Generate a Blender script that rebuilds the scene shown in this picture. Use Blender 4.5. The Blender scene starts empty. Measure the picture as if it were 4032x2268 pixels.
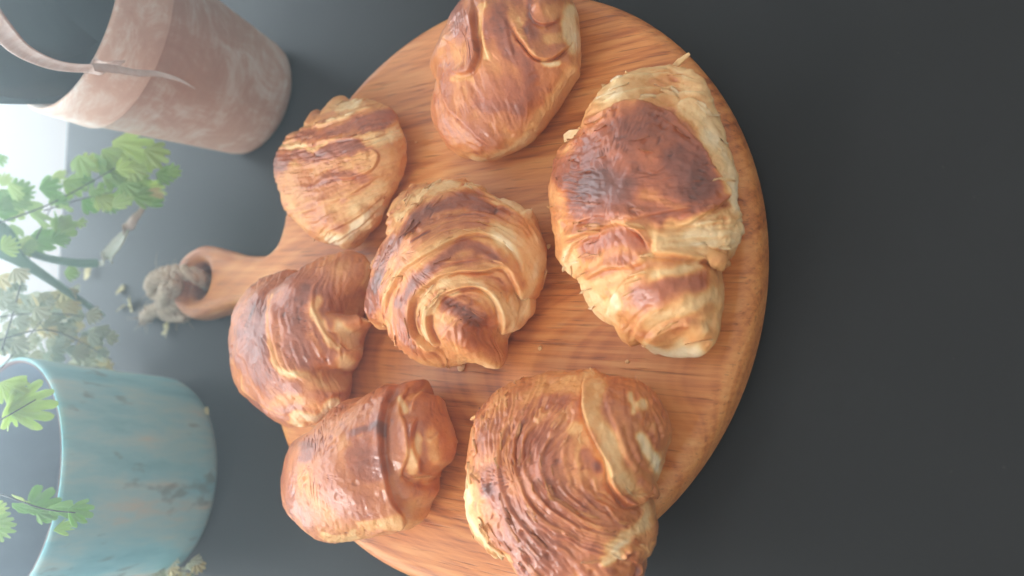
import bpy, bmesh, math, random
import numpy as np
from mathutils import Vector, Matrix, noise as mnoise

sc = bpy.context.scene
COL = sc.collection
R = math.radians
random.seed(5)

# ------------------------------------------------------------------ camera
CAM_H, PITCH, ROLL = 0.30580129 + 0.011, 0.94255454, 0.30613612     # height over the table, look-down angle, roll
CAM_POS = np.array([0.00172931, -0.24939028, CAM_H])                # the round board is centred on the origin
FPX = 27 / 36 * 4032
r0 = np.array([1., 0, 0]); u0 = np.array([0, math.sin(PITCH), math.cos(PITCH)])
FWD = np.array([0, math.cos(PITCH), -math.sin(PITCH)])
RGT = math.cos(ROLL) * r0 + math.sin(ROLL) * u0
UPV = -math.sin(ROLL) * r0 + math.cos(ROLL) * u0
cam_d = bpy.data.cameras.new('camera'); cam = bpy.data.objects.new('camera', cam_d); COL.objects.link(cam)
cam_d.lens = 27; cam_d.sensor_width = 36; cam_d.clip_start = 0.01; cam_d.clip_end = 50
M = Matrix.Identity(4)
for i in range(3):                                                   # the phone was held sideways: world up is picture left
    M[i][0] = -UPV[i]; M[i][1] = RGT[i]; M[i][2] = -FWD[i]; M[i][3] = CAM_POS[i]
cam.matrix_world = M
cam_d.dof.use_dof = True; cam_d.dof.focus_distance = 0.34; cam_d.dof.aperture_fstop = 6.5
sc.camera = cam

# ------------------------------------------------------------------ world and lamps
w = bpy.data.worlds.new('World'); sc.world = w; w.use_nodes = True
w.node_tree.nodes['Background'].inputs[0].default_value = (1.0, 0.955, 0.92, 1)
w.node_tree.nodes['Background'].inputs[1].default_value = 1.5
def area(name, loc, target, sx, sy, power, col):
    l = bpy.data.lights.new(name, 'AREA'); l.shape = 'RECTANGLE'; l.size = sx; l.size_y = sy; l.energy = power; l.color = col
    o = bpy.data.objects.new(name, l); COL.objects.link(o); o.location = loc
    o.rotation_euler = (Vector(target) - Vector(loc)).to_track_quat('-Z', 'Y').to_euler(); return o
area('window_light', (-0.98, 0.42, 0.55), (0, 0, 0), 0.65, 0.65, 90, (1.0, 0.965, 0.92))
sc.view_settings.view_transform = 'Standard'; sc.view_settings.look = 'None'
sc.view_settings.exposure = 0.22; sc.view_settings.gamma = 1

# ------------------------------------------------------------------ helpers
def at(u, v, z):
    """point of the place at height z over the table on the sight line through photo pixel (u, v)"""
    uv = np.array([u, v], float).T
    b = (2016 - uv[..., 0]) / FPX; a = (1134 - uv[..., 1]) / FPX
    D = FWD + a[..., None] * RGT + b[..., None] * UPV
    t = (z - CAM_H) / D[..., 2]
    return CAM_POS + t[..., None] * D
def px(P):
    d = P - CAM_POS; z = d @ FWD
    return np.stack([2016 - FPX * (d @ UPV) / z, 1134 - FPX * (d @ RGT) / z], -1)
def lin(c):
    return tuple(((x / 255) / 12.92 if x / 255 <= .04045 else ((x / 255 + .055) / 1.055) ** 2.4) for x in c) + (1,)
def tag(o, label=None, cat=None, group=None, kind=None):
    if label: o['label'] = label
    if cat: o['category'] = cat
    if group: o['group'] = group
    if kind: o['kind'] = kind
    return o
def empty(name, loc, rz=0):
    o = bpy.data.objects.new(name, None); o.empty_display_size = .02; COL.objects.link(o); o.location = loc; o.rotation_euler = (0, 0, rz); return o
def mesh_obj(name, V, F, mat, parent=None, smooth=True, loc=None):
    me = bpy.data.meshes.new(name)
    V = np.asarray(V, float)
    if loc is not None: V = V - np.asarray(loc)
    me.from_pydata(V.tolist(), [], [list(map(int, f)) for f in F]); me.update()
    if smooth: me.polygons.foreach_set('use_smooth', [True] * len(me.polygons))
    me.materials.append(mat)
    o = bpy.data.objects.new(name, me); COL.objects.link(o)
    if loc is not None: o.location = loc
    if parent is not None: o.parent = parent
    return o
def catmull(P, n=8):
    P = np.asarray(P, float)
    if len(P) < 3:
        return np.linspace(P[0], P[-1], n + 1)
    Q = np.vstack([2 * P[0] - P[1], P, 2 * P[-1] - P[-2]]); out = []
    for i in range(1, len(Q) - 2):
        for t in np.linspace(0, 1, n, endpoint=False):
            a, b, c, d = Q[i - 1:i + 3]
            out.append(.5 * (2 * b + (c - a) * t + (2 * a - 5 * b + 4 * c - d) * t * t + (3 * b - a - 3 * c + d) * t ** 3))
    out.append(P[-1]); return np.array(out)
def sst(a, b, x):
    t = np.clip((x - a) / (b - a), 0, 1); return t * t * (3 - 2 * t)
_rs = np.random.RandomState(3); PERM = np.tile(_rs.permutation(256), 3); GR = _rs.normal(size=(256, 3)); GR /= np.linalg.norm(GR, axis=1)[:, None]
def perlin(P):
    P = np.asarray(P, float); I = np.floor(P).astype(int); f = P - I; I &= 255
    u = f * f * f * (f * (f * 6 - 15) + 10); out = 0
    for dx in (0, 1):
        for dy in (0, 1):
            for dz in (0, 1):
                h = PERM[PERM[PERM[I[:, 0] + dx] + I[:, 1] + dy] + I[:, 2] + dz]
                g = (GR[h] * (f - np.array([dx, dy, dz]))).sum(1)
                wt = (u[:, 0] if dx else 1 - u[:, 0]) * (u[:, 1] if dy else 1 - u[:, 1]) * (u[:, 2] if dz else 1 - u[:, 2])
                out = out + g * wt
    return out * 1.5
def fbm(P, o=3):
    s = 0; a = 1
    for i in range(o): s = s + a * perlin(P * 2 ** i + 17.3 * i); a *= .5
    return s

def new_mat(name):
    m = bpy.data.materials.new(name); m.use_nodes = True; nt = m.node_tree
    return m, nt, nt.nodes['Principled BSDF']
def N(nt, t, **kw):
    n = nt.nodes.new(t)
    for k, v in kw.items():
        if k.startswith('i_'):
            key = k[2:]; key = int(key) if key.isdigit() else key.replace('_', ' ')
            n.inputs[key].default_value = v
        else: setattr(n, k, v)
    return n
def L(nt, a, b): nt.links.new(a, b)
def ramp(nt, stops, interp='LINEAR'):
    n = nt.nodes.new('ShaderNodeValToRGB'); cr = n.color_ramp; cr.interpolation = interp
    while len(cr.elements) < len(stops): cr.elements.new(.5)
    for e, (p, c) in zip(cr.elements, stops): e.position = p; e.color = c
    return n
def math_n(nt, op, a, b=None, clamp=False):
    n = nt.nodes.new('ShaderNodeMath'); n.operation = op; n.use_clamp = clamp
    for i, x in enumerate((a, b)):
        if x is None: continue
        if isinstance(x, (int, float)): n.inputs[i].default_value = x
        else: nt.links.new(x, n.inputs[i])
    return n.outputs[0]
def simple_mat(name, col, rough=.6, noise_scale=0, col2=None, bump=0, bump_scale=200, spec=.5, stretch=(1, 1, 1)):
    m, nt, p = new_mat(name)
    p.inputs['Roughness'].default_value = rough; p.inputs['Specular IOR Level'].default_value = spec
    p.inputs['Base Color'].default_value = col
    tc = N(nt, 'ShaderNodeTexCoord'); mp = N(nt, 'ShaderNodeMapping', i_Scale=stretch); L(nt, tc.outputs['Object'], mp.inputs[0])
    if col2:
        n = N(nt, 'ShaderNodeTexNoise', i_Scale=noise_scale, i_Detail=5.0, i_Roughness=.6); L(nt, mp.outputs[0], n.inputs['Vector'])
        r = ramp(nt, [(.35, col), (.65, col2)]); L(nt, n.outputs[0], r.inputs[0]); L(nt, r.outputs[0], p.inputs['Base Color'])
    if bump:
        n = N(nt, 'ShaderNodeTexNoise', i_Scale=bump_scale, i_Detail=3.0); L(nt, mp.outputs[0], n.inputs['Vector'])
        b = N(nt, 'ShaderNodeBump', i_Strength=bump, i_Distance=.001); L(nt, n.outputs[0], b.inputs['Height']); L(nt, b.outputs[0], p.inputs['Normal'])
    return m

# ------------------------------------------------------------------ materials
def wood_mat():
    m, nt, p = new_mat('oiled_wood')
    tc = N(nt, 'ShaderNodeTexCoord'); sep = N(nt, 'ShaderNodeSeparateXYZ'); L(nt, tc.outputs['Object'], sep.inputs[0])
    X, Y, Z = sep.outputs
    mp = N(nt, 'ShaderNodeMapping', i_Scale=(6, 14, 14)); L(nt, tc.outputs['Object'], mp.inputs[0])
    wn = N(nt, 'ShaderNodeTexNoise', i_Scale=1.0, i_Detail=2.0); L(nt, mp.outputs[0], wn.inputs['Vector'])
    warp = math_n(nt, 'MULTIPLY', math_n(nt, 'SUBTRACT', wn.outputs[0], .5), .011)
    y = math_n(nt, 'ADD', math_n(nt, 'SUBTRACT', Y, .045), warp)                # growth rings round an axis under the board
    zz = math_n(nt, 'ADD', math_n(nt, 'MULTIPLY', Z, 1.0), math_n(nt, 'ADD', math_n(nt, 'MULTIPLY', X, .22), .075))
    r = math_n(nt, 'SQRT', math_n(nt, 'ADD', math_n(nt, 'MULTIPLY', y, y), math_n(nt, 'MULTIPLY', zz, zz)))
    cr = N(nt, 'ShaderNodeCombineXYZ'); L(nt, math_n(nt, 'MULTIPLY', r, 210), cr.inputs[0]); L(nt, math_n(nt, 'MULTIPLY', X, 2), cr.inputs[1])
    ring = N(nt, 'ShaderNodeTexNoise', i_Scale=1.0, i_Detail=3.0, i_Roughness=.6); L(nt, cr.outputs[0], ring.inputs['Vector'])
    mp2 = N(nt, 'ShaderNodeMapping', i_Scale=(14, 420, 420)); L(nt, tc.outputs['Object'], mp2.inputs[0])
    fine = N(nt, 'ShaderNodeTexNoise', i_Scale=1.0, i_Detail=3.0, i_Roughness=.65); L(nt, mp2.outputs[0], fine.inputs['Vector'])
    mp3 = N(nt, 'ShaderNodeMapping', i_Scale=(45, 900, 900)); L(nt, tc.outputs['Object'], mp3.inputs[0])
    pore = N(nt, 'ShaderNodeTexNoise', i_Scale=1.0, i_Detail=2.0); L(nt, mp3.outputs[0], pore.inputs['Vector'])
    big = N(nt, 'ShaderNodeTexNoise', i_Scale=9.0, i_Detail=2.0); L(nt, tc.outputs['Object'], big.inputs['Vector'])
    v = math_n(nt, 'ADD', math_n(nt, 'MULTIPLY', ring.outputs[0], .54), math_n(nt, 'MULTIPLY', fine.outputs[0], .46))
    v = math_n(nt, 'ADD', v, math_n(nt, 'MULTIPLY', math_n(nt, 'SUBTRACT', big.outputs[0], .5), .22))
    c = ramp(nt, [(.33, lin((132, 68, 34))), (.42, lin((186, 106, 52))), (.51, lin((210, 132, 70))), (.64, lin((224, 158, 94)))])
    L(nt, v, c.inputs[0])
    pr = ramp(nt, [(.60, (0, 0, 0, 1)), (.72, (1, 1, 1, 1))]); L(nt, pore.outputs[0], pr.inputs[0])
    mix = N(nt, 'ShaderNodeMix', data_type='RGBA', blend_type='MULTIPLY'); L(nt, math_n(nt, 'MULTIPLY', pr.outputs[0], .8), mix.inputs[0])
    L(nt, c.outputs[0], mix.inputs[6]); mix.inputs[7].default_value = (.5, .4, .33, 1)
    L(nt, mix.outputs[2], p.inputs['Base Color'])
    p.inputs['Roughness'].default_value = .42; p.inputs['Specular IOR Level'].default_value = .45
    b = N(nt, 'ShaderNodeBump', i_Strength=.25, i_Distance=.0006); b.invert = True
    L(nt, math_n(nt, 'ADD', pr.outputs[0], math_n(nt, 'MULTIPLY', fine.outputs[0], .4)), b.inputs['Height']); L(nt, b.outputs[0], p.inputs['Normal'])
    return m
def pastry_mat():
    m, nt, p = new_mat('baked_pastry')
    at_ = N(nt, 'ShaderNodeAttribute', attribute_name='bake')
    tc = N(nt, 'ShaderNodeTexCoord')
    n1 = N(nt, 'ShaderNodeTexNoise', i_Scale=160.0, i_Detail=4.0, i_Roughness=.6); L(nt, tc.outputs['Object'], n1.inputs['Vector'])
    n2 = N(nt, 'ShaderNodeTexNoise', i_Scale=900.0, i_Detail=2.0); L(nt, tc.outputs['Object'], n2.inputs['Vector'])
    n3 = N(nt, 'ShaderNodeTexVoronoi', i_Scale=420.0, feature='SMOOTH_F1'); L(nt, tc.outputs['Object'], n3.inputs['Vector'])
    v = math_n(nt, 'ADD', at_.outputs['Fac'], math_n(nt, 'MULTIPLY', math_n(nt, 'SUBTRACT', n1.outputs[0], .5), .22))
    v = math_n(nt, 'ADD', v, math_n(nt, 'MULTIPLY', math_n(nt, 'SUBTRACT', n2.outputs[0], .5), .10))
    c = ramp(nt, [(0, lin((244, 216, 176))), (.16, lin((238, 194, 138))), (.34, lin((228, 162, 98))), (.5, lin((208, 126, 72))),
                  (.66, lin((180, 96, 58))), (.82, lin((146, 77, 54))), (1, lin((108, 62, 50)))])
    L(nt, v, c.inputs[0]); L(nt, c.outputs[0], p.inputs['Base Color'])
    rr = ramp(nt, [(.1, (.62, .62, .62, 1)), (.6, (.40, .40, .40, 1)), (.9, (.36, .36, .36, 1))]); L(nt, v, rr.inputs[0])
    L(nt, rr.outputs[0], p.inputs['Roughness'])
    p.inputs['Specular IOR Level'].default_value = .5
    cw = ramp(nt, [(.3, (0, 0, 0, 1)), (.65, (.6, .6, .6, 1))]); L(nt, v, cw.inputs[0]); L(nt, cw.outputs[0], p.inputs['Coat Weight']); p.inputs['Coat Roughness'].default_value = .22
    p.inputs['Subsurface Weight'].default_value = .12; p.inputs['Subsurface Radius'].default_value = (.004, .002, .001); p.inputs['Subsurface Scale'].default_value = 1.0
    h = math_n(nt, 'ADD', math_n(nt, 'MULTIPLY', n1.outputs[0], 1.0), math_n(nt, 'MULTIPLY', n2.outputs[0], .30))
    h = math_n(nt, 'ADD', h, math_n(nt, 'MULTIPLY', n3.outputs[0], .35))
    b = N(nt, 'ShaderNodeBump', i_Strength=.45, i_Distance=.0012); L(nt, h, b.inputs['Height']); L(nt, b.outputs[0], p.inputs['Normal'])
    return m
def table_mat():
    m, nt, p = new_mat('dark_grey_laminate'); p.inputs['Specular IOR Level'].default_value = .13
    tc = N(nt, 'ShaderNodeTexCoord')
    n = N(nt, 'ShaderNodeTexNoise', i_Scale=6.0, i_Detail=6.0, i_Roughness=.6); L(nt, tc.outputs['Object'], n.inputs['Vector'])
    c = ramp(nt, [(.3, (.021, .0205, .0205, 1)), (.7, (.027, .026, .026, 1))]); L(nt, n.outputs[0], c.inputs[0]); L(nt, c.outputs[0], p.inputs['Base Color'])
    n3 = N(nt, 'ShaderNodeTexNoise', i_Scale=420.0, i_Detail=1.0); L(nt, tc.outputs['Object'], n3.inputs['Vector'])
    sp = ramp(nt, [(.775, (0, 0, 0, 1)), (.81, (1, 1, 1, 1))]); L(nt, n3.outputs[0], sp.inputs[0])
    mx = N(nt, 'ShaderNodeMix', data_type='RGBA'); L(nt, math_n(nt, 'MULTIPLY', sp.outputs[0], .2), mx.inputs[0]); L(nt, c.outputs[0], mx.inputs[6]); mx.inputs[7].default_value = (.22, .2, .18, 1); L(nt, mx.outputs[2], p.inputs['Base Color'])
    r = ramp(nt, [(.3, (.36, .36, .36, 1)), (.7, (.41, .41, .41, 1))]); L(nt, n.outputs[0], r.inputs[0]); L(nt, r.outputs[0], p.inputs['Roughness'])
    n2 = N(nt, 'ShaderNodeTexNoise', i_Scale=1500.0, i_Detail=2.0); L(nt, tc.outputs['Object'], n2.inputs['Vector'])
    b = N(nt, 'ShaderNodeBump', i_Strength=.12, i_Distance=.0004); L(nt, n2.outputs[0], b.inputs['Height']); L(nt, b.outputs[0], p.inputs['Normal'])
    return m
def terracotta_mat():
    m, nt, p = new_mat('limed_terracotta')
    tc = N(nt, 'ShaderNodeTexCoord')
    n = N(nt, 'ShaderNodeTexNoise', i_Scale=30.0, i_Detail=8.0, i_Roughness=.72, i_Distortion=1.2); L(nt, tc.outputs['Object'], n.inputs['Vector'])
    mp = N(nt, 'ShaderNodeMapping', i_Scale=(90, 90, 320)); L(nt, tc.outputs['Object'], mp.inputs[0])
    n2 = N(nt, 'ShaderNodeTexNoise', i_Scale=1.0, i_Detail=4.0); L(nt, mp.outputs[0], n2.inputs['Vector'])
    v = math_n(nt, 'ADD', math_n(nt, 'MULTIPLY', n.outputs[0], .8), math_n(nt, 'MULTIPLY', n2.outputs[0], .2))
    c = ramp(nt, [(.34, lin((206, 160, 138))), (.47, lin((216, 176, 154))), (.55, lin((230, 206, 190))), (.66, lin((246, 236, 226)))])
    L(nt, v, c.inputs[0]); L(nt, c.outputs[0], p.inputs['Base Color']); p.inputs['Roughness'].default_value = .8
    b = N(nt, 'ShaderNodeBump', i_Strength=.25, i_Distance=.001); L(nt, v, b.inputs['Height']); L(nt, b.outputs[0], p.inputs['Normal'])
    return m
def teal_mat():
    m, nt, p = new_mat('weathered_teal_glaze')
    tc = N(nt, 'ShaderNodeTexCoord')
    mp = N(nt, 'ShaderNodeMapping', i_Scale=(55, 55, 16)); L(nt, tc.outputs['Object'], mp.inputs[0])
    n = N(nt, 'ShaderNodeTexNoise', i_Scale=1.0, i_Detail=5.0, i_Roughness=.6); L(nt, mp.outputs[0], n.inputs['Vector'])
    c = ramp(nt, [(.3, lin((104, 172, 182))), (.44, lin((134, 192, 198))), (.58, lin((170, 200, 196))), (.70, lin((204, 194, 174)))])
    L(nt, n.outputs[0], c.inputs[0])
    mp2 = N(nt, 'ShaderNodeMapping', i_Scale=(85, 85, 50)); L(nt, tc.outputs['Object'], mp2.inputs[0])
    n2 = N(nt, 'ShaderNodeTexNoise', i_Scale=1.0, i_Detail=3.0); L(nt, mp2.outputs[0], n2.inputs['Vector'])
    s = ramp(nt, [(.60, (0, 0, 0, 1)), (.70, (1, 1, 1, 1))]); L(nt, n2.outputs[0], s.inputs[0])
    mix = N(nt, 'ShaderNodeMix', data_type='RGBA'); L(nt, math_n(nt, 'MULTIPLY', s.outputs[0], .62), mix.inputs[0]); L(nt, c.outputs[0], mix.inputs[6]); mix.inputs[7].default_value = lin((96, 108, 100))
    L(nt, mix.outputs[2], p.inputs['Base Color']); p.inputs['Roughness'].default_value = .7
    b = N(nt, 'ShaderNodeBump', i_Strength=.4, i_Distance=.001); L(nt, n2.outputs[0], b.inputs['Height']); L(nt, b.outputs[0], p.inputs['Normal'])
    return m
def leaf_mat(name, c1, c2, trans=.45):
    m, nt, p = new_mat(name)
    tc = N(nt, 'ShaderNodeTexCoord'); oi = N(nt, 'ShaderNodeObjectInfo')
    n = N(nt, 'ShaderNodeTexNoise', i_Scale=60.0, i_Detail=3.0); L(nt, tc.outputs['Object'], n.inputs['Vector'])
    v = math_n(nt, 'ADD', math_n(nt, 'MULTIPLY', n.outputs[0], .6), math_n(nt, 'MULTIPLY', oi.outputs['Random'], .5))
    c = ramp(nt, [(.25, c1), (.8, c2)]); L(nt, v, c.inputs[0]); L(nt, c.outputs[0], p.inputs['Base Color']); p.inputs['Roughness'].default_value = .5
    t = N(nt, 'ShaderNodeBsdfTranslucent'); L(nt, c.outputs[0], t.inputs[0])
    mx = N(nt, 'ShaderNodeMixShader'); mx.inputs[0].default_value = trans
    L(nt, p.outputs[0], mx.inputs[1]); L(nt, t.outputs[0], mx.inputs[2]); L(nt, mx.outputs[0], nt.nodes['Material Output'].inputs[0])
    return m
WOOD = wood_mat(); PASTRY = pastry_mat(); TABLE = table_mat(); TERRA = terracotta_mat(); TEAL = teal_mat()
SOIL = simple_mat('dark_potting_soil', (.020, .024, .022, 1), .9, 80, (.045, .045, .04, 1), .8, 300)
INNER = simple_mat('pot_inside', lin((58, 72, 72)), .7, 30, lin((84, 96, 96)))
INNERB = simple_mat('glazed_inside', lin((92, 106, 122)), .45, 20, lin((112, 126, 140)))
JUTE = simple_mat('jute_twine', lin((178, 152, 128)), .9, 260, lin((216, 194, 170)), .6, 900)
LEAFG = leaf_mat('fern_green', lin((140, 190, 104)), lin((214, 228, 150)), .6)
LEAFP = leaf_mat('pale_sage_green', lin((150, 166, 140)), lin((214, 210, 178)), .4)
LEAFY = leaf_mat('yellowed_leaf', lin((200, 186, 118)), lin((228, 214, 164)), .4)
STEMD = simple_mat('black_wiry_stem', lin((52, 50, 48)), .5)
STRAP = leaf_mat('blue_green_strap', lin((104, 150, 130)), lin((138, 178, 156)), .3)
DRYL = simple_mat('withered_brown', lin((206, 178, 164)), .7, 120, lin((228, 212, 204)), .4, 300)
DRYP = simple_mat('withered_cream', lin((196, 206, 190)), .6, 120, lin((222, 222, 212)), .3, 300)
WHITE = simple_mat('white_paint', (.8, .8, .79, 1), .5)

# ------------------------------------------------------------------ setting: table, floor, bright window
def slab(name, corners, z0, z1, mat, parent=None, bev=.004):
    bm = bmesh.new(); vs = [bm.verts.new((x, y, z0)) for x, y in corners]; f = bm.faces.new(vs)
    r = bmesh.ops.extrude_face_region(bm, geom=[f]); bmesh.ops.translate(bm, vec=(0, 0, z1 - z0), verts=[v for v in r['geom'] if isinstance(v, bmesh.types.BMVert)])
    bmesh.ops.recalc_face_normals(bm, faces=bm.faces)
    bmesh.ops.bevel(bm, geom=bm.edges[:], offset=bev, segments=3, affect='EDGES', profile=.5)
    me = bpy.data.meshes.new(name); bm.to_mesh(me); bm.free(); me.materials.append(mat)
    o = bpy.data.objects.new(name, me); COL.objects.link(o); o.parent = parent; return o
E0 = at(262, 470, 0)[:2]; E1 = at(227, 1041, 0)[:2]
ed = (E0 - E1) / np.linalg.norm(E0 - E1); en = np.array([-ed[1], ed[0]])                # along the far table edge, and away from the camera
if en[1] < 0: en = -en
mid = (E0 + E1) / 2
table = empty('table', (0, 0, 0)); tag(table, 'dark grey matt table top carrying the board and both pots', 'table')
cor = [mid - ed * .75, mid + ed * .65, mid + ed * .65 - en * 1.25, mid - ed * .75 - en * 1.25]
slab('tabletop', cor, -.03, 0, TABLE, table)
for q in ((-.68, -.08), (.58, -.08), (.58, -1.17), (-.68, -1.17)):
    c = mid + ed * q[0] + en * q[1]
    slab('leg', [c - ed * .025 - en * .025, c + ed * .025 - en * .025, c + ed * .025 + en * .025, c - ed * .025 + en * .025], -.75, -.0305, TABLE, table)
FLOOR = simple_mat('pale_floor', (.55, .53, .5, 1), .5, 8, (.62, .6, .57, 1))
tag(mesh_obj('floor', [(-3, -3, -.75), (3, -3, -.75), (3, 3, -.75), (-3, 3, -.75)], [(0, 1, 2, 3)], FLOOR, smooth=False), kind='structure')
gm, gnt, gp = new_mat('glowing_door_panel')
gp.inputs['Base Color'].default_value = (.35, .35, .35, 1); gp.inputs['Roughness'].default_value = .8
gp.inputs['Emission Color'].default_value = (1, .985, .99, 1); gp.inputs['Emission Strength'].default_value = .8  # white lower door panel, its daylight brightness put in as emission
win = empty('window', (float(mid[0] + en[0] * .22), float(mid[1] + en[1] * .22), -.74))
tag(win, 'bright white glazed balcony door beyond the table edge', 'window')
def upright(name, a0, a1, z0, z1, d, mat, th):
    c = np.array(win.location)[:2]
    P = []
    for s in (0, th):
        for a, z in ((a0, z0), (a1, z0), (a1, z1), (a0, z1)):
            q = ed * a + en * (d + s); P.append((q[0], q[1], z))
    o = mesh_obj(name, P, [(0, 1, 2, 3), (7, 6, 5, 4), (0, 4, 5, 1), (1, 5, 6, 2), (2, 6, 7, 3), (3, 7, 4, 0)], mat, win, False)
    return o
gm2 = gm.copy(); gm2.name = 'sky_bright_glass'; g2 = gm2.node_tree.nodes['Principled BSDF']
g2.inputs['Emission Color'].default_value = (.84, .93, 1, 1); g2.inputs['Emission Strength'].default_value = 5.0
upright('panel', -.95, .75, 0.05, .745, 0, gm, .006); upright('pane', -.95, .75, .75, 1.75, 0, gm2, .006)
upright('frame', -1.05, -.955, 0, 1.85, -.02, WHITE, .05); upright('frame', .755, .85, 0, 1.85, -.02, WHITE, .05)
upright('frame', -.95, .75, 1.755, 1.85, -.018, WHITE, .05)

# ------------------------------------------------------------------ chopping board
hc = np.array([-0.0570, 0.2164]); AX = hc / np.hypot(*hc); ang = math.atan2(AX[1], AX[0])
board = empty('chopping_board', (0, 0, 0), ang)
tag(board, 'round wooden board with a holed handle under the seven pastries', 'chopping board')
RB = .15; half = [(.1449, .0338), (.1484, .0227), (.157, .0168), (.167, .0160), (.184, .0174), (.203, .0214), (.2235, .0250), (.233, .0243), (.2447, .0197), (.2515, .0123), (.2545, 0.)]
a0 = math.atan2(.0338, .1449); out = [(RB * math.cos(t), RB * math.sin(t)) for t in np.linspace(a0 + .03, 2 * math.pi - a0 - .03, 140)]
hp = catmull([(RB * math.cos(a0 + .12), RB * math.sin(a0 + .12))] + half[0:] , 6)[6:]
lower = [(s, -wd) for s, wd in hp]; upper = [(s, wd) for s, wd in hp[::-1][1:]]
outline = out + lower + upper
cu = bpy.data.curves.new('board_curve', 'CURVE'); cu.dimensions = '2D'; cu.fill_mode = 'BOTH'
BEV = .0075
cu.extrude = .010 - BEV + .0005; cu.bevel_depth = BEV; cu.bevel_resolution = 5; cu.offset = -BEV
def spl(pts):
    s = cu.splines.new('POLY'); s.points.add(len(pts) - 1); s.use_cyclic_u = True
    for q, (x, y) in zip(s.points, pts): q.co = (x, y, 0, 1)
spl(outline)
spl([(.2238 + .0122 * math.cos(t), .0122 * math.sin(t)) for t in np.linspace(0, 2 * math.pi, 48, endpoint=False)])
tmp = bpy.data.objects.new('tmp', cu); COL.objects.link(tmp)
dg = bpy.context.evaluated_depsgraph_get(); me = bpy.data.meshes.new_from_object(tmp.evaluated_get(dg)); bpy.data.objects.remove(tmp); bpy.data.curves.remove(cu)
me.name = 'wooden_disc'; me.materials.clear(); me.materials.append(WOOD)
bm = bmesh.new(); bm.from_mesh(me); bmesh.ops.remove_doubles(bm, verts=bm.verts, dist=1e-5)
for f in bm.faces: f.smooth = abs(f.normal.z) < .999
for e in bm.edges: e.smooth = e.calc_face_angle(0) < R(32)
bm.to_mesh(me); bm.free()
bo = bpy.data.objects.new('wooden_disc', me); COL.objects.link(bo); bo.parent = board; bo.location = (0, 0, .0105)
ZB = .021

# ------------------------------------------------------------------ pastries
class Zm:                                                                      # tracing frame: crop origin and scale
    def __init__(s, x0, y0, k): s.x0, s.y0, s.k = x0, y0, k
    def __call__(s, pts): return np.array([(s.x0 + x * s.k, s.y0 + y * s.k) for x, y in pts], float)
def seg_dist(P, C):
    """signed distance to polyline C (positive on its right walking along, picture y down), arc parameter"""
    best = np.full(len(P), 1e9); sg = np.zeros(len(P)); pp = np.zeros(len(P)); tt = np.zeros(len(P)); n = len(C) - 1
    for i in range(n):
        a, b = C[i], C[i + 1]; d = b - a; l2 = d @ d + 1e-9
        t = np.clip(((P - a) @ d) / l2, 0, 1); q = P - a - t[:, None] * d; dist = np.hypot(q[:, 0], q[:, 1])
        cr = (d[0] * (P[:, 1] - a[1]) - d[1] * (P[:, 0] - a[0])) / math.sqrt(l2)
        k = (dist < best - 1e-7) | ((dist < best + 1e-7) & (np.abs(cr) > np.abs(pp)))
        best[k] = dist[k]; sg[k] = np.sign(cr[k]); pp[k] = cr[k]; tt[k] = (i + t[k]) / n
    return best, sg, tt
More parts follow.
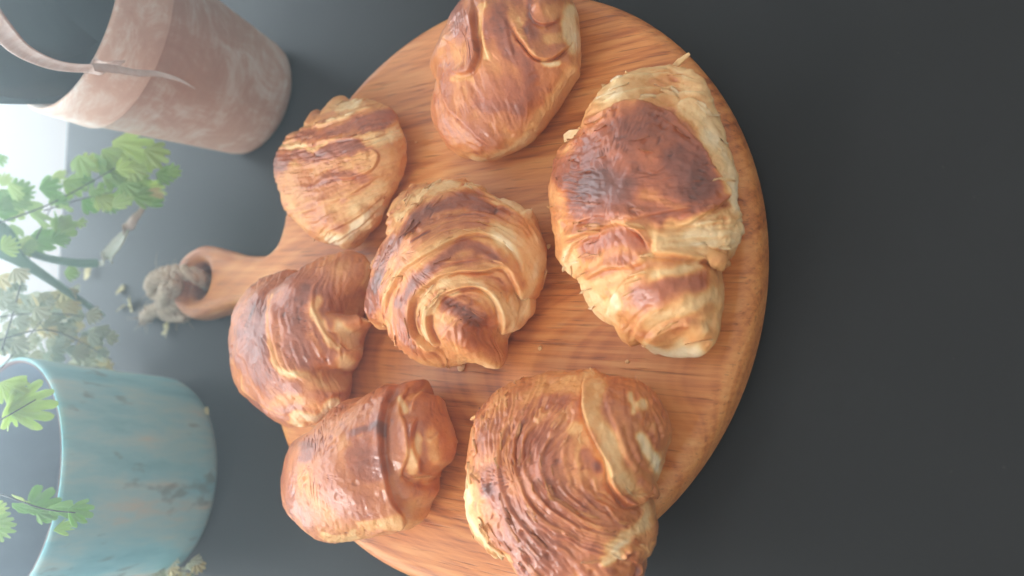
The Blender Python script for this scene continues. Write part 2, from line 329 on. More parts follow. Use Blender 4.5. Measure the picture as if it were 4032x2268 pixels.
def pastry(name, label, outline, zm, H, folds, strokes, base=.5, lumps=(), stria=.0005, sfreq=.09, guides=(), zeq=.38, pw=2.3, pm=1.7, rimpale=.22, stria_bake=.22, grain=1.0, lump_noise=.0016, soft=4.0, nflake=20):
    O = zm(outline); k = zm.k
    zq = ZB + H * zeq
    Wd = at(O[:, 0], O[:, 1], zq)[:, :2]
    A2 = 0; cx = np.zeros(2)
    for i in range(len(Wd)):
        p, q = Wd[i], Wd[(i + 1) % len(Wd)]; cr = p[0] * q[1] - p[1] * q[0]; A2 += cr; cx += (p + q) * cr
    cx /= 3 * A2
    NA = 600
    def radial(poly, c):
        th = np.linspace(0, 2 * math.pi, NA, endpoint=False); rr = np.zeros(NA)
        for i in range(len(poly)):
            p, q = poly[i] - c, poly[(i + 1) % len(poly)] - c
            m = max(2, int(np.hypot(*(q - p)) / (np.hypot(*p) + 1e-9) * 160)); tq = np.linspace(0, 1, m); pts = p + (q - p) * tq[:, None]
            a = np.mod(np.arctan2(pts[:, 1], pts[:, 0]), 2 * math.pi); idx = np.round(a / (2 * math.pi) * NA).astype(int) % NA
            np.maximum.at(rr, idx, np.hypot(pts[:, 0], pts[:, 1]))
        z = rr == 0
        if z.any(): rr[z] = np.interp(th[z], th[~z], rr[~z], period=2 * math.pi)
        return th, rr
    th, rad = radial(Wd, cx)
    def sm(a, n):
        ker = np.hanning(2 * n + 1); ker /= ker.sum(); return np.convolve(np.r_[a[-n:], a, a[:n]], ker, 'valid')
    rad = sm(rad, 2)
    top = np.sin(np.linspace(0, math.pi / 2, 120)) ; top = top / top[-1]
    prof = [(t, 1) for t in top[1:]] + [(1 - .30 * u ** 1.3, 0) for u in np.linspace(0, 1, 22)[1:]]
    rho = np.array([q[0] for q in prof]); istop = np.array([q[1] for q in prof]); ub = np.r_[np.zeros(119), np.linspace(0, 1, 22)[1:]]
    def build(rad):
        rs_ = sm(rad, 40); RR = rho[:, None] * (rs_[None] + (rad - rs_)[None] * (rho[:, None] ** 7)); x = cx[0] + RR * np.cos(th); y = cx[1] + RR * np.sin(th)
        zt = zq + H * (1 - zeq) * np.clip(1 - rho ** pw, 0, 1) ** (1 / pm)
        zb = zq - H * zeq * np.sin(ub * math.pi / 2) ** .8
        z = np.where(istop == 1, zt, zb)[:, None] * np.ones_like(x)
        V = np.stack([x, y, z], -1).reshape(-1, 3)
        V = np.vstack([[cx[0], cx[1], zq + H * (1 - zeq)], V]); return V
    ctr = px(np.array([[cx[0], cx[1], zq]]))[0]
    tha, want = radial(O, ctr)
    def lump(V):
        Pp = px(V); up = np.clip((V[:, 2] - ZB) / H, 0, 1)
        for (lx, ly, lr, dz) in lumps:
            c = zm([(lx, ly)])[0]; d2 = ((Pp - c) ** 2).sum(1) / (lr * k) ** 2
            V[:, 2] += dz * np.exp(-d2) * sst(0, .5, up)
        return V
    for it in range(5):                                                        # let the outline that the domed body shows agree with the one traced
        Pp = px(lump(build(rad))) - ctr; a = np.mod(np.arctan2(Pp[:, 1], Pp[:, 0]), 2 * math.pi); idx = np.round(a / (2 * math.pi) * NA).astype(int) % NA
        ext = np.zeros(NA); np.maximum.at(ext, idx, np.hypot(Pp[:, 0], Pp[:, 1])); zz = ext == 0
        if zz.any(): ext[zz] = np.interp(tha[zz], tha[~zz], ext[~zz], period=2 * math.pi)
        ratio = want / ext
        e = px(np.stack([cx[0] + rad * np.cos(th), cx[1] + rad * np.sin(th), np.full(NA, zq)], -1)) - ctr
        ea = np.mod(np.arctan2(e[:, 1], e[:, 0]), 2 * math.pi)
        rad = rad * np.clip(np.interp(ea, tha, sm(ratio, 16), period=2 * math.pi), .8, 1.2) ** .7
    V = lump(build(rad)); nr = len(rho)
    F = [(0, 1 + j, 1 + (j + 1) % NA) for j in range(NA)]
    ii, jj = np.meshgrid(np.arange(nr - 1), np.arange(NA), indexing='ij'); a = 1 + ii * NA + jj; b = 1 + ii * NA + (jj + 1) % NA
    Q = np.stack([a, a + NA, b + NA, b], -1).reshape(-1, 4)
    lastring = [1 + (nr - 1) * NA + j for j in range(NA)]
    def normals(V):
        n = np.zeros_like(V)
        fn = np.cross(V[Q[:, 2]] - V[Q[:, 0]], V[Q[:, 3]] - V[Q[:, 1]])
        for c in range(4): np.add.at(n, Q[:, c], fn)
        n[0] = (0, 0, 1); return n / (np.linalg.norm(n, axis=1)[:, None] + 1e-12)
    Nn = normals(V); Pp = px(V)
    rs = np.random.RandomState(abs(hash(label)) % 1000 if False else len(label) * 7)
    off = rs.uniform(0, 50, 3)
    # wobble the tracing coordinates so no edge is ruler-clean
    wob = np.stack([fbm(V * 110 + off, 3), fbm(V * 110 + off + 31, 3)], -1) * 5
    wob2 = np.stack([fbm(V * 60 + off + 9, 4), fbm(V * 60 + off + 57, 4)], -1) * 26
    disp = fbm(V * 38 + off, 3) * lump_noise
    up = np.clip((V[:, 2] - ZB) / H, 0, 1.1)
    bake = base + (sst(.15, .75, up) - 1) * rimpale + fbm(V * 45 + off + 5, 4) * .16
    mask = sst(.03, .22, up)
    def gsm(a, n):                                                             # even out a field over the crust's own rings and spokes
        g = a[1:].reshape(nr, NA); ker = np.hanning(2 * n + 3)[1:-1]; ker /= ker.sum(); o = np.zeros_like(g)
        for i, kv in enumerate(ker): o += kv * np.roll(g, i - n, 1)
        gp_ = np.vstack([np.roll(o[:n][::-1], NA // 2, 1), o, np.repeat(o[-1:], n, 0)]); g = np.zeros_like(o)
        for i, kv in enumerate(ker): g += kv * gp_[i:i + nr]
        return np.r_[g[0].mean(), g.ravel()]
    num = np.zeros(len(V)); den = np.zeros(len(V)); pale_acc = np.zeros(len(V)); crease_shade = np.zeros(len(V))
    for f in folds:
        pts, step, wup = f['p'], f.get('h', .002), f.get('w', 60) * k
        C = catmull(zm(pts), 8); d, sg, t = seg_dist(Pp + wob, C); sg = sg * f.get('side', 1)
        tap = sst(0, f.get('ta', .18), t) * sst(0, f.get('tb', .18), 1 - t)
        lim = sst(1.3, .8, d / (wup * 1.6)) if f.get('lim') else 1
        s = gsm(sg * d, 6); cs = f.get('cs', soft)
        lip = sst(-cs, cs, s) * np.exp(-np.clip(s, 0, None) / wup) * step           # overlapping layer ends in a lip
        gro = -np.exp(-(np.clip(-s, 0, None) / (f.get('gw', 12) * k)) ** 2) * step * f.get('g', .45) * (1 - sst(-2, 2, s))
        disp = disp + (lip + gro) * tap * lim
        e = np.exp(-(np.clip(s, 0, None) / (f.get('pw', 14) * k)) ** 2) * sst(-1.5, 1.5, s) * tap * f.get('pale', .25); pale_acc = np.maximum(pale_acc, e)
        g = np.exp(-(np.clip(-s, 0, None) / (f.get('gw', 12) * .6 * k)) ** 2) * (1 - sst(-1.5, 1.5, s)) * tap * f.get('dark', .18); crease_shade = np.maximum(crease_shade, g)  # shade of the crease painted into the bake tone on the low side
    lvl = 0; prev = None
    for g in guides:                                                           # nested guide lines give one smooth grain field
        g = np.array(g, float); a, b = g[0] - g[1], g[-1] - g[-2]
        C = zm(np.vstack([g[0] + a / np.linalg.norm(a) * 420, catmull(g, 5), g[-1] + b / np.linalg.norm(b) * 420]))
        if prev is not None:
            dd, ss, _ = seg_dist(C[1:-1], prev); lvl += float((dd * ss).mean())
        prev = C; d, sg, t = seg_dist(Pp, C); wgt = 1 / ((d * d + 150) ** 2)
        num += wgt * (lvl + sg * d); den += wgt
    if guides:
        phi = gsm(num / den, 7)
        P3 = np.stack([phi * sfreq, Pp[:, 0] * .006, Pp[:, 1] * .006], -1)
        st = perlin(P3 + off) + .6 * perlin(P3 * np.array([2.3, 1.6, 1.6]) + off + 3) + .35 * perlin(P3 * np.array([5.1, 3, 3]) + off + 8)
        amp = .55 + .45 * sst(-.3, .4, fbm(V * 30 + off + 77, 2))
        xs = phi * sfreq * .62 + .9 * perlin(np.stack([Pp[:, 0] * .012, Pp[:, 1] * .012, phi * .004], -1) + off + 21)
        saw = xs - np.floor(xs); saw = np.where(saw < .88, saw / .88, (1 - saw) / .12)
        pm_ = sst(-.15, .35, fbm(V * 55 + off + 63, 2))                        # thin crisp layers, in patches
        disp = disp + (saw - .5) * stria * 1.6 * pm_; bake = bake - sst(.8, 1, saw) * pm_ * stria * 260 + sst(.15, 0, saw) * pm_ * stria * 160
        disp = disp + st * stria * .75 * amp; bake = bake + st * stria_bake * .6 * amp
    for (pts, wd, val, *rest) in strokes:
        al = rest[0] if rest else .85
        C = catmull(zm(pts), 6) if len(pts) > 1 else zm(pts)
        q = Pp + wob2 + wob * .5
        d = seg_dist(q, C)[0] if len(pts) > 1 else np.hypot(*(q - C[0]).T)
        a = (1 - sst(.35, 1.25, d / (wd * k))) * al
        bake = bake * (1 - a) + (val + (bake - base) * .35) * a
    bake = bake - pale_acc * (.4 + bake * .6) + crease_shade
    bake = bake + np.clip(disp / .004, -1, 1) * .10
    if guides:                                                                 # short dark splits along the grain
        nn = perlin(np.stack([phi * .085, Pp[:, 0] * .011, Pp[:, 1] * .011], -1) + off + 44)
        ck = sst(.07, .025, np.abs(nn)) * sst(.05, .4, fbm(V * 75 + off + 12, 2)) * mask
        disp = disp - ck * .0006 * grain; bake = bake + ck * .22
    bake = .36 + (bake - .40) * 1.06
    # blisters and flaky pits
    pit = fbm(np.stack([V[:, 0] * 260, V[:, 1] * 260, V[:, 2] * 260], -1) + off, 2)
    disp = disp + pit * .00022 * grain - sst(.55, .9, fbm(V * 150 + off + 40, 2)) * .0008 * grain + np.abs(fbm(V * 210 + off + 90, 2)) * .0004 * grain
    disp = gsm(disp, 1); bake = gsm(bake, 1)
    V = V + Nn * (disp * mask)[:, None]
    V[:, 2] = np.maximum(V[:, 2], ZB + .0003)
    loc = (float(cx[0]), float(cx[1]), ZB)
    me = bpy.data.meshes.new(name); allf = F + Q.tolist() + [lastring]
    me.from_pydata((V - np.array(loc)).tolist(), [], allf); me.update()
    me.polygons.foreach_set('use_smooth', [True] * len(me.polygons)); me.materials.append(PASTRY)
    at_ = me.attributes.new('bake', 'FLOAT', 'POINT'); at_.data.foreach_set('value', np.clip(bake, -.05, 1).astype(np.float32))
    o = bpy.data.objects.new(name, me); COL.objects.link(o); o.location = loc
    # torn flakes of crust standing off along the grain: real sheets, joined into one part
    if guides and nflake:
        Nf = normals(V); rr_ = np.random.RandomState(len(outline)); wgt = (.15 + np.minimum(pale_acc * 5, 1)) * sst(.15, .35, up) * (Nf[:, 2] > .1); wgt[:1 + NA * 14] = 0; wgt[1 + NA * 121:] = 0
        pick = rr_.choice(len(V), nflake, replace=False, p=wgt / wgt.sum()); FV = []; FF = []; FB = []
        for k_ in pick:
            q = k_ - 1; i_, j_ = q // NA, q % NA; a1 = 1 + i_ * NA + (j_ + 3) % NA; a0_ = 1 + i_ * NA + (j_ - 3) % NA; b1 = 1 + (i_ + 3) * NA + j_; b0 = 1 + (i_ - 3) * NA + j_
            da, db = V[a1] - V[a0_], V[b1] - V[b0]; ga, gb = (phi[a1] - phi[a0_]), (phi[b1] - phi[b0])
            T = da * gb - db * ga; T /= np.linalg.norm(T) + 1e-12; n_ = Nf[k_]; T = T - n_ * (T @ n_); T /= np.linalg.norm(T) + 1e-12; B = np.cross(n_, T) * rr_.choice((-1, 1))
            Lf, Wf, lf = rr_.uniform(.0018, .0054), rr_.uniform(.0006, .0015), rr_.uniform(.0002, .0008); o_ = len(FV)
            for th_ in (0, -.00016):
                for u in (-1, -.4, .3, 1):
                    for v_ in (0, .5, 1):
                        FV.append(V[k_] + T * u * Lf + B * v_ * Wf * (1 - .7 * u * u) * rr_.uniform(.75, 1.2) + n_ * (th_ + .00005 + lf * v_ * v_ - .0006 * u * u * (1 - v_)))
                        FB.append(np.clip(bake[k_] - .02 - .10 * v_, .02, .8))
            for g_ in (0, 12):
                for u in range(3):
                    for v_ in range(2):
                        a_ = o_ + g_ + u * 3 + v_; f_ = (a_, a_ + 3, a_ + 4, a_ + 1); FF.append(f_ if g_ == 0 else f_[::-1])
            for e0, e1 in ((2, 5), (5, 8), (8, 11), (0, 1), (1, 2), (10, 9), (11, 10)): FF.append((o_ + e0, o_ + e1, o_ + e1 + 12, o_ + e0 + 12))
        fo_ = mesh_obj('crust_flakes', FV, FF, PASTRY, None, True, loc); fo_.parent = o; fo_.location = (0, 0, 0); fo_['kind'] = 'stuff'
        a_ = fo_.data.attributes.new('bake', 'FLOAT', 'POINT'); a_.data.foreach_set('value', np.array(FB, dtype=np.float32))
    tag(o, label, 'croissant' if 'croissant' in name else 'pastry', 'pastries on the round board')
    return o
def fo(p, **k): k['p'] = p; return k

# fan-shaped pastry beside the terracotta pot
zm = Zm(1000, 300, .552)
pastry('pastry', 'small fan-shaped striped pastry at the board edge nearest the terracotta pot',
  [(600,145),(640,150),(665,185),(745,165),(800,170),(890,190),(990,250),(1045,350),(1075,450),(1085,580),(1060,700),(1010,820),(950,940),(905,1010),(890,1060),(790,1160),(720,1235),(660,1240),(540,1200),(430,1150),(350,1080),(290,1010),(230,950),(190,830),(150,700),(140,620),(180,530),(235,470),(240,430),(300,390),(350,355),(400,265),(430,240),(510,230),(550,215),(570,170)],
  zm, .030,
  [fo([(390,800),(540,745),(700,735),(830,680),(888,610),(880,550),(800,505)], side=-1, h=.0016, w=60, pale=.1, dark=.3),
   fo([(430,925),(560,890),(720,830),(920,690)], side=-1, h=.0010, w=50, pale=.15),
   fo([(240,500),(420,490),(560,470),(820,440),(960,400)], side=-1, h=.0012, w=55, pale=.3, pw=24),
   fo([(380,370),(560,340),(720,270),(880,230)], side=-1, h=.0014, w=50, pale=.35, pw=20),
   fo([(520,1120),(640,1060),(800,960),(930,850)], side=-1, h=.0012, w=40, pale=.1, dark=.25),
   fo([(580,1190),(680,1120),(800,1030),(920,930)], side=-1, h=.0013, w=35, pale=.1, dark=.25),
   fo([(300,1000),(480,930),(640,860)], side=-1, h=.0009, w=40)],
  [([(180,640),(330,560),(600,530),(830,490)],55,.84), ([(360,430),(600,395),(800,340),(960,280)],60,.76), ([(420,775),(560,700),(760,725)],45,.66), ([(600,640)],60,.48),
   ([(240,505),(420,500),(520,480)],22,.2), ([(830,480),(930,470),(1010,420)],55,.14), ([(700,920),(900,800)],70,.22), ([(680,1080),(910,950)],60,.06), ([(560,1180),(660,1110)],45,.1), ([(600,250),(720,200)],35,.1), ([(430,250),(560,300)],45,.5), ([(220,800),(330,900)],60,.45), ([(560,1070),(640,1060)],28,.55), ([(620,1200),(720,1190)],30,.35)],
  guides=[[(350, 340), (600, 250), (800, 180)], [(140, 560), (560, 480), (800, 400), (1050, 330)], [(160, 760), (480, 720), (760, 640), (1080, 520)], [(280, 1000), (560, 900), (800, 790), (1040, 700)], [(520, 1190), (660, 1080), (800, 970), (960, 870)]], nflake=34, base=.44, stria=.00055, sfreq=.075, rimpale=.15, zeq=.42, pw=2.8)

# long pastry cut by the picture edge
zm = Zm(1600, 0, .483)
pastry('pastry', 'smooth folded pastry with a round knob and a curved slit, cut by the picture edge',
  [(400,80),(370,160),(330,240),(270,330),(228,430),(205,560),(228,700),(238,900),(232,980),(270,1080),(350,1200),(450,1270),(560,1310),(660,1320),(800,1290),(900,1240),(980,1190),(1100,1080),(1250,880),(1380,680),(1430,570),(1430,350),(1410,200),(1360,50),(1310,-80),(1200,-180),(1000,-230),(800,-230),(620,-160),(480,-40)],
  zm, .041,
  [fo([(250,640),(330,860),(430,970),(560,1090),(700,1190),(840,1230)], side=-1, h=0.00255, w=120, pale=.05, dark=.12, gw=22),
   fo([(540,-60),(545,200),(575,420),(540,560),(440,610),(360,570)], h=0.00315, w=110, pale=.0, dark=.15, gw=26),
   fo([(330,560),(410,590),(500,535)], side=-1, h=0.00075, w=30, pale=0, dark=.3),
   fo([(830,130),(905,300),(1000,420),(1075,482),(1180,478),(1270,432),(1355,350)], side=-1, cs=3.5, h=0.00345, w=90, pale=.3, pw=24, dark=.55, g=1.1, gw=11),
   fo([(640,-40),(615,200),(620,350),(665,500)], side=-1, h=0.00165, w=70, pale=.25, pw=26),
   fo([(800,120),(840,300),(880,460)], side=1, h=0.00135, w=50, pale=.1),
   fo([(1000,-20),(1010,120),(1070,190),(1170,200),(1260,150)], side=-1, h=0.00225, w=60, pale=.0, dark=.3, gw=24)],
  [([(750,100),(800,330),(880,470),(1010,610)],70,.8), ([(620,850),(780,870),(930,910)],70,.76), ([(600,700),(800,720)],150,.68), ([(450,60),(420,250)],75,.74), ([(1020,210),(1010,290)],60,.78), ([(1000,0),(1010,130)],45,.86),
   ([(1350,620),(1200,850),(1040,1060)],80,.34), ([(560,1295),(850,1240),(1000,1130)],50,.24), ([(1340,100),(1370,380)],75,.12), ([(1080,515),(1240,520)],26,.03), ([(620,60),(610,300),(640,450)],34,.26), ([(390,650),(560,645)],34,.36), ([(250,650),(300,880),(450,1090)],36,.50), ([(1180,100)],95,.42), ([(1150,330),(1300,300)],60,.30), ([(900,150),(960,330)],28,.34)],
  guides=[[(1400, 100), (1420, 350), (1380, 680), (1250, 880)], [(900, 300), (1000, 600), (1080, 800), (1150, 1000)], [(560, 350), (620, 700), (800, 1000), (900, 1230)], [(230, 500), (240, 900), (400, 1180), (660, 1320)]], soft=8.0, nflake=0, base=.58, lumps=[(1175,90,110,.008), (450,300,160,.003), (720,100,150,.003)], stria=.00022, sfreq=.05, stria_bake=.10, rimpale=.2, pw=2.4, pm=1.6, grain=.6)

# large flat flaky croissant
zm = Zm(2100, 200, .863)
CR3 = pastry('croissant', 'large flat croissant with a dark brown patch on the board side away from the handle',
  [(320,155),(420,108),(510,75),(600,65),(690,75),(760,110),(800,170),(830,260),(862,340),(900,480),(930,560),(935,660),(950,740),(952,820),(935,890),(900,945),(860,955),(905,972),(880,990),(845,992),(858,1040),(850,1180),(835,1290),(820,1340),(760,1390),(680,1405),(600,1405),(540,1390),(505,1350),(488,1328),(440,1360),(400,1330),(380,1270),(330,1240),(260,1180),(240,1120),(215,1050),(150,990),(120,940),(95,840),(85,740),(75,640),(90,540),(130,440),(200,370),(235,290),(260,230)],
  zm, .037,
  [fo([(240,310),(420,255),(600,275),(700,365),(765,440),(810,520),(885,640),(870,695),(760,760),(610,835)], h=.0030, w=120, pale=.12, dark=.06, ta=.1, tb=.1),
   fo([(300,235),(450,190),(560,172),(700,172)], h=.0022, w=40, pale=.35, dark=.2), fo([(420,246),(600,205),(800,190)], h=.0018, w=35, pale=.35, dark=.2),
   fo([(330,160),(450,118),(620,100),(760,140)], h=.0016, w=35, pale=.3), fo([(640,250),(740,230),(830,300)], h=.0014, w=30, pale=.2),
   fo([(540,925),(700,945),(880,975)], side=-1, h=.0032, w=60, pale=.1, dark=.3, gw=16, ta=.05, tb=.05),
   fo([(560,885),(720,855),(930,845)], side=-1, h=.0006, w=22, pale=.1, dark=.2), fo([(560,905),(740,895),(920,890)], side=-1, h=.0006, w=22, pale=.1, dark=.2), fo([(640,800),(760,790),(930,780)], side=-1, h=.0009, w=22, pale=.2),
   fo([(120,880),(220,845),(350,800),(440,800),(500,850),(535,925)], side=-1, h=.0032, w=70, pale=.25, pw=20),
   fo([(150,975),(190,880),(330,815)], side=-1, h=.0016, w=40, pale=.3), fo([(230,1050),(340,1000),(470,985),(540,940)], side=-1, h=.0024, w=50, pale=.3, pw=22),
   fo([(330,1235),(370,1120),(430,1050),(560,980)], side=1, h=.0028, w=70, pale=.3, pw=26),
   fo([(240,740),(420,770),(600,740),(760,715)], side=-1, h=.0014, w=40, pale=.15), fo([(180,800),(330,750),(500,770)], side=-1, h=.0013, w=35, pale=.15),
   fo([(490,1335),(560,1270),(680,1225),(770,1240),(830,1290)], h=.0026, w=60, pale=.2), fo([(440,1350),(470,1240),(560,1160)], side=1, h=.0016, w=40, pale=.2)],
  [([(210,560),(330,420),(560,370),(690,470),(770,590)],125,.8), ([(230,640),(480,560),(740,640)],105,.8), ([(300,600),(420,640)],80,.88), ([(120,560),(250,460)],70,.74), ([(640,480),(780,520)],60,.72), ([(770,450),(850,570),(885,650),(860,700),(760,765)],26,.56), ([(250,330),(420,270),(600,290),(700,370)],24,.55), ([(200,720),(480,720),(640,800)],60,.72),
   ([(790,400),(860,520),(925,680)],55,.08), ([(680,280),(800,320),(860,420)],55,.22), ([(340,200),(550,130),(740,140)],80,.26), ([(380,190)],60,.14), ([(560,150),(620,120)],50,.5), ([(560,870),(750,850),(940,840)],75,.10), ([(620,800),(880,760)],38,.28), ([(640,760),(800,740),(880,690)],26,.62),
   ([(240,900),(400,865),(510,880)],50,.72), ([(290,1000),(460,960)],38,.62), ([(150,920),(180,1000)],35,.2), ([(240,1100),(340,1200)],60,.2), ([(380,1170),(370,1110)],25,.02), ([(400,1250),(430,1330)],40,.42),
   ([(490,1130),(600,1070),(760,1030)],60,.72), ([(560,1010),(760,985)],32,.14), ([(560,1230),(700,1160),(840,1100)],60,.2), ([(600,1330),(700,1230),(790,1170)],28,.5), ([(540,1350),(640,1390),(740,1370)],45,.14), ([(820,1280),(790,1340)],32,.5), ([(150,820),(330,790)],30,.55), ([(860,1000),(850,1100)],20,.4)],
  guides=[[(320, 160), (550, 100), (780, 150)], [(240, 310), (420, 255), (600, 275), (765, 380)], [(90, 700), (400, 740), (700, 730), (900, 700)], [(110, 900), (350, 820), (600, 870), (940, 850)], [(230, 1080), (400, 1000), (600, 960), (880, 990)], [(380, 1300), (500, 1180), (700, 1100), (850, 1060)], [(500, 1350), (640, 1260), (760, 1220), (840, 1240)]], nflake=80, base=.4, stria=.00045, sfreq=.055, rimpale=.15, stria_bake=.12, pw=2.6, zeq=.4, lumps=[(400,520,260,.008), (660,1100,150,.004), (660,1330,110,-.006), (600,130,150,-.010)], grain=1.3)

# middle croissant seen end-on
zm = Zm(1400, 650, .5865)
CR4 = pastry('croissant', 'croissant lying in the middle of the board, spiral wraps round its brown tip',
  [(430,118),(560,113),(640,100),(740,105),(800,130),(870,165),(930,200),(1060,255),(1140,305),(1195,325),(1220,400),(1255,500),(1270,600),(1255,690),(1240,780),(1210,850),(1170,890),(1160,960),(1130,1030),(1090,1100),(1020,1170),(1022,1230),(985,1280),(992,1345),(920,1375),(840,1355),(750,1325),(640,1345),(540,1345),(430,1300),(330,1230),(260,1130),(230,1090),(150,1100),(100,1050),(75,960),(90,850),(130,700),(160,610),(220,470),(260,370),(280,220),(350,150)],
  zm, .048,
  [fo([(600,1240),(500,1195),(420,1120),(388,1010),(415,900),(480,815),(570,750),(700,715),(860,715),(985,690),(1060,800),(1108,950),(1085,1090)], side=-1, h=.0042, w=110, pale=.22, dark=.12, pw=30, ta=.08, tb=.08),
   fo([(590,1235),(510,1110),(498,1010),(540,920),(620,862),(740,825),(850,835),(930,920),(970,1040),(980,1150)], side=-1, h=.0036, w=60, pale=.25, dark=.3, pw=34, gw=16, ta=.06, tb=.06),
   fo([(230,1110),(225,960),(270,800),(370,690),(500,600),(680,505),(860,470),(1000,540),(1080,660),(1120,820)], side=-1, h=.0024, w=90, pale=.2, pw=26),
   fo([(270,390),(380,300),(520,220),(680,170),(800,150),(930,210)], h=.0024, w=70, pale=.3, pw=26),
   fo([(290,250),(400,190),(540,130),(740,110)], h=.0016, w=40, pale=.3, pw=22),
   fo([(440,790),(560,700),(700,652),(850,640)], side=-1, h=.0012, w=40, dark=.3, pale=.05), fo([(370,540),(440,485),(520,440)], side=-1, h=.0010, w=30, dark=.4, pale=0, lim=1), fo([(1090,340),(1150,310),(1200,330)], side=1, h=.0016, w=30, pale=.2),
   fo([(560,1060),(600,980),(700,930)], side=1, h=.0009, w=30), fo([(560,1180),(640,1080),(760,1010)], side=1, h=.0009, w=30), fo([(470,1170),(430,1060),(450,940),(540,840)], side=-1, h=.0011, w=22, pale=.2)],
  [([(130,820),(200,640),(330,450),(520,310),(700,250),(860,250),(970,320)],58,.86), ([(110,950),(150,780)],55,.84), ([(330,900),(420,760),(560,640),(720,560),(860,570),(930,620)],42,.78), ([(330,980),(360,1080),(420,1180)],45,.66), ([(300,1150),(450,1260),(620,1300)],50,.5),
   ([(230,1060),(240,900),(300,760),(430,650),(580,540),(720,470),(860,450)],26,.34), ([(940,440),(1060,560),(1150,720)],75,.13), ([(1180,500),(1200,700),(1110,880)],55,.14), ([(940,350),(1100,420),(1200,460)],45,.42), ([(960,230),(1140,330)],45,.16), ([(280,330),(420,230),(560,160),(740,120)],24,.2), ([(450,960),(480,850),(580,780),(740,770),(880,800)],36,.18), ([(930,870),(1010,980),(1020,1100)],60,.2), ([(520,1000),(560,900),(680,850)],18,.08), ([(440,1100),(540,1200)],24,.24),
   ([(620,940),(720,990),(820,1060)],62,.82), ([(680,1120),(840,1180),(960,1270)],85,.62), ([(760,1060),(880,1060)],50,.7), ([(830,850),(860,920)],26,.45), ([(850,690),(1000,720),(1060,820)],28,.46)],
  guides=[[(110, 1040), (110, 800), (240, 450), (480, 160), (740, 120), (1100, 300), (1250, 550)], [(230, 1100), (240, 850), (400, 600), (620, 440), (860, 430), (1080, 560), (1180, 780)], [(420, 1200), (390, 1000), (480, 815), (700, 715), (900, 700), (1060, 800), (1110, 1000)], [(590, 1235), (498, 1010), (620, 862), (800, 830), (930, 920), (980, 1150)], [(680, 1300), (640, 1100), (740, 980), (860, 1050), (930, 1200)]], nflake=70, base=.47, stria=.00065, sfreq=.075, rimpale=.18, stria_bake=.22, pw=2.2, lumps=[(480,560,260,.006), (960,1300,120,-.006), (780,1080,150,.006)], grain=1.1)

# brown croissant against the handle
zm = Zm(850, 950, .552)
pastry('croissant', 'dark brown plump croissant covering the root of the board handle',
  [(720,150),(830,90),(950,68),(1050,90),(1110,150),(1130,220),(1098,340),(1076,430),(1052,485),(1112,570),(1062,690),(1050,760),(1047,840),(1000,920),(960,1010),(932,1060),(945,1120),(900,1180),(830,1230),(720,1310),(640,1330),(530,1320),(440,1280),(330,1210),(230,1130),(160,1030),(145,950),(110,830),(95,720),(95,620),(130,500),(200,370),(280,290),(380,230),(500,205),(640,190)],
  zm, .043,
  [fo([(880,738),(950,792),(1045,742)], side=1, h=.0018, w=30, pale=.1, dark=.35, gw=14, ta=.1, tb=.1, cs=4),
   fo([(800,1108),(880,1090),(940,1062)], side=-1, h=.0016, w=30, pale=.1, dark=.35, gw=14, cs=4), fo([(420,300),(390,450),(395,640),(430,820),(510,940),(700,1010)], side=-1, h=.0008, w=30, pale=.15, pw=26),
   fo([(740,250),(700,380),(715,520),(780,650),(870,760),(910,880)], side=1, h=.0012, w=30, pale=.15, pw=24), fo([(700,180),(790,165),(860,110)], side=1, h=.0012, w=30, pale=.1, dark=.2),
   fo([(1045,480),(1010,540),(1060,610)], side=1, h=.0014, w=26, pale=.1, dark=.2, cs=4), fo([(160,940),(210,1070),(330,1170),(520,1270)], side=-1, h=.0012, w=35, pale=.3)],
  [([(300,500),(290,750),(330,950)],130,.85), ([(560,450),(560,700),(620,860)],95,.82), ([(660,330),(640,420)],45,.84), ([(430,1000),(560,1060)],60,.72), ([(300,320),(450,270),(600,250)],60,.62),
   ([(395,430),(390,620),(430,830),(520,930),(700,1010)],24,.36), ([(500,910),(560,940)],30,.22), ([(740,420),(720,540),(790,660),(880,760)],42,.22), ([(880,600),(960,700),(1000,780)],60,.12), ([(820,530)],40,.45), ([(900,850),(960,900)],50,.22), ([(560,1280),(720,1260),(860,1150)],42,.08), ([(760,1000),(900,1010)],60,.3), ([(860,200),(900,330),(960,470)],75,.5), ([(1060,200),(1070,330)],45,.2), ([(830,450),(820,480)],25,.72), ([(1060,560),(1090,570)],28,.2), ([(450,1140),(700,1180)],55,.4), ([(690,680),(760,800)],22,.5)],
  guides=[[(900, 100), (880, 350), (950, 550), (1000, 750), (980, 900)], [(720, 200), (620, 420), (650, 650), (760, 850), (860, 1050)], [(520, 220), (380, 450), (390, 700), (480, 950), (640, 1150)], [(300, 290), (110, 560), (120, 800), (220, 1080), (420, 1260)]], soft=7.0, nflake=0, base=.62, stria=.00045, sfreq=.055, rimpale=.2, stria_bake=.16, pw=2.3, grain=.8)

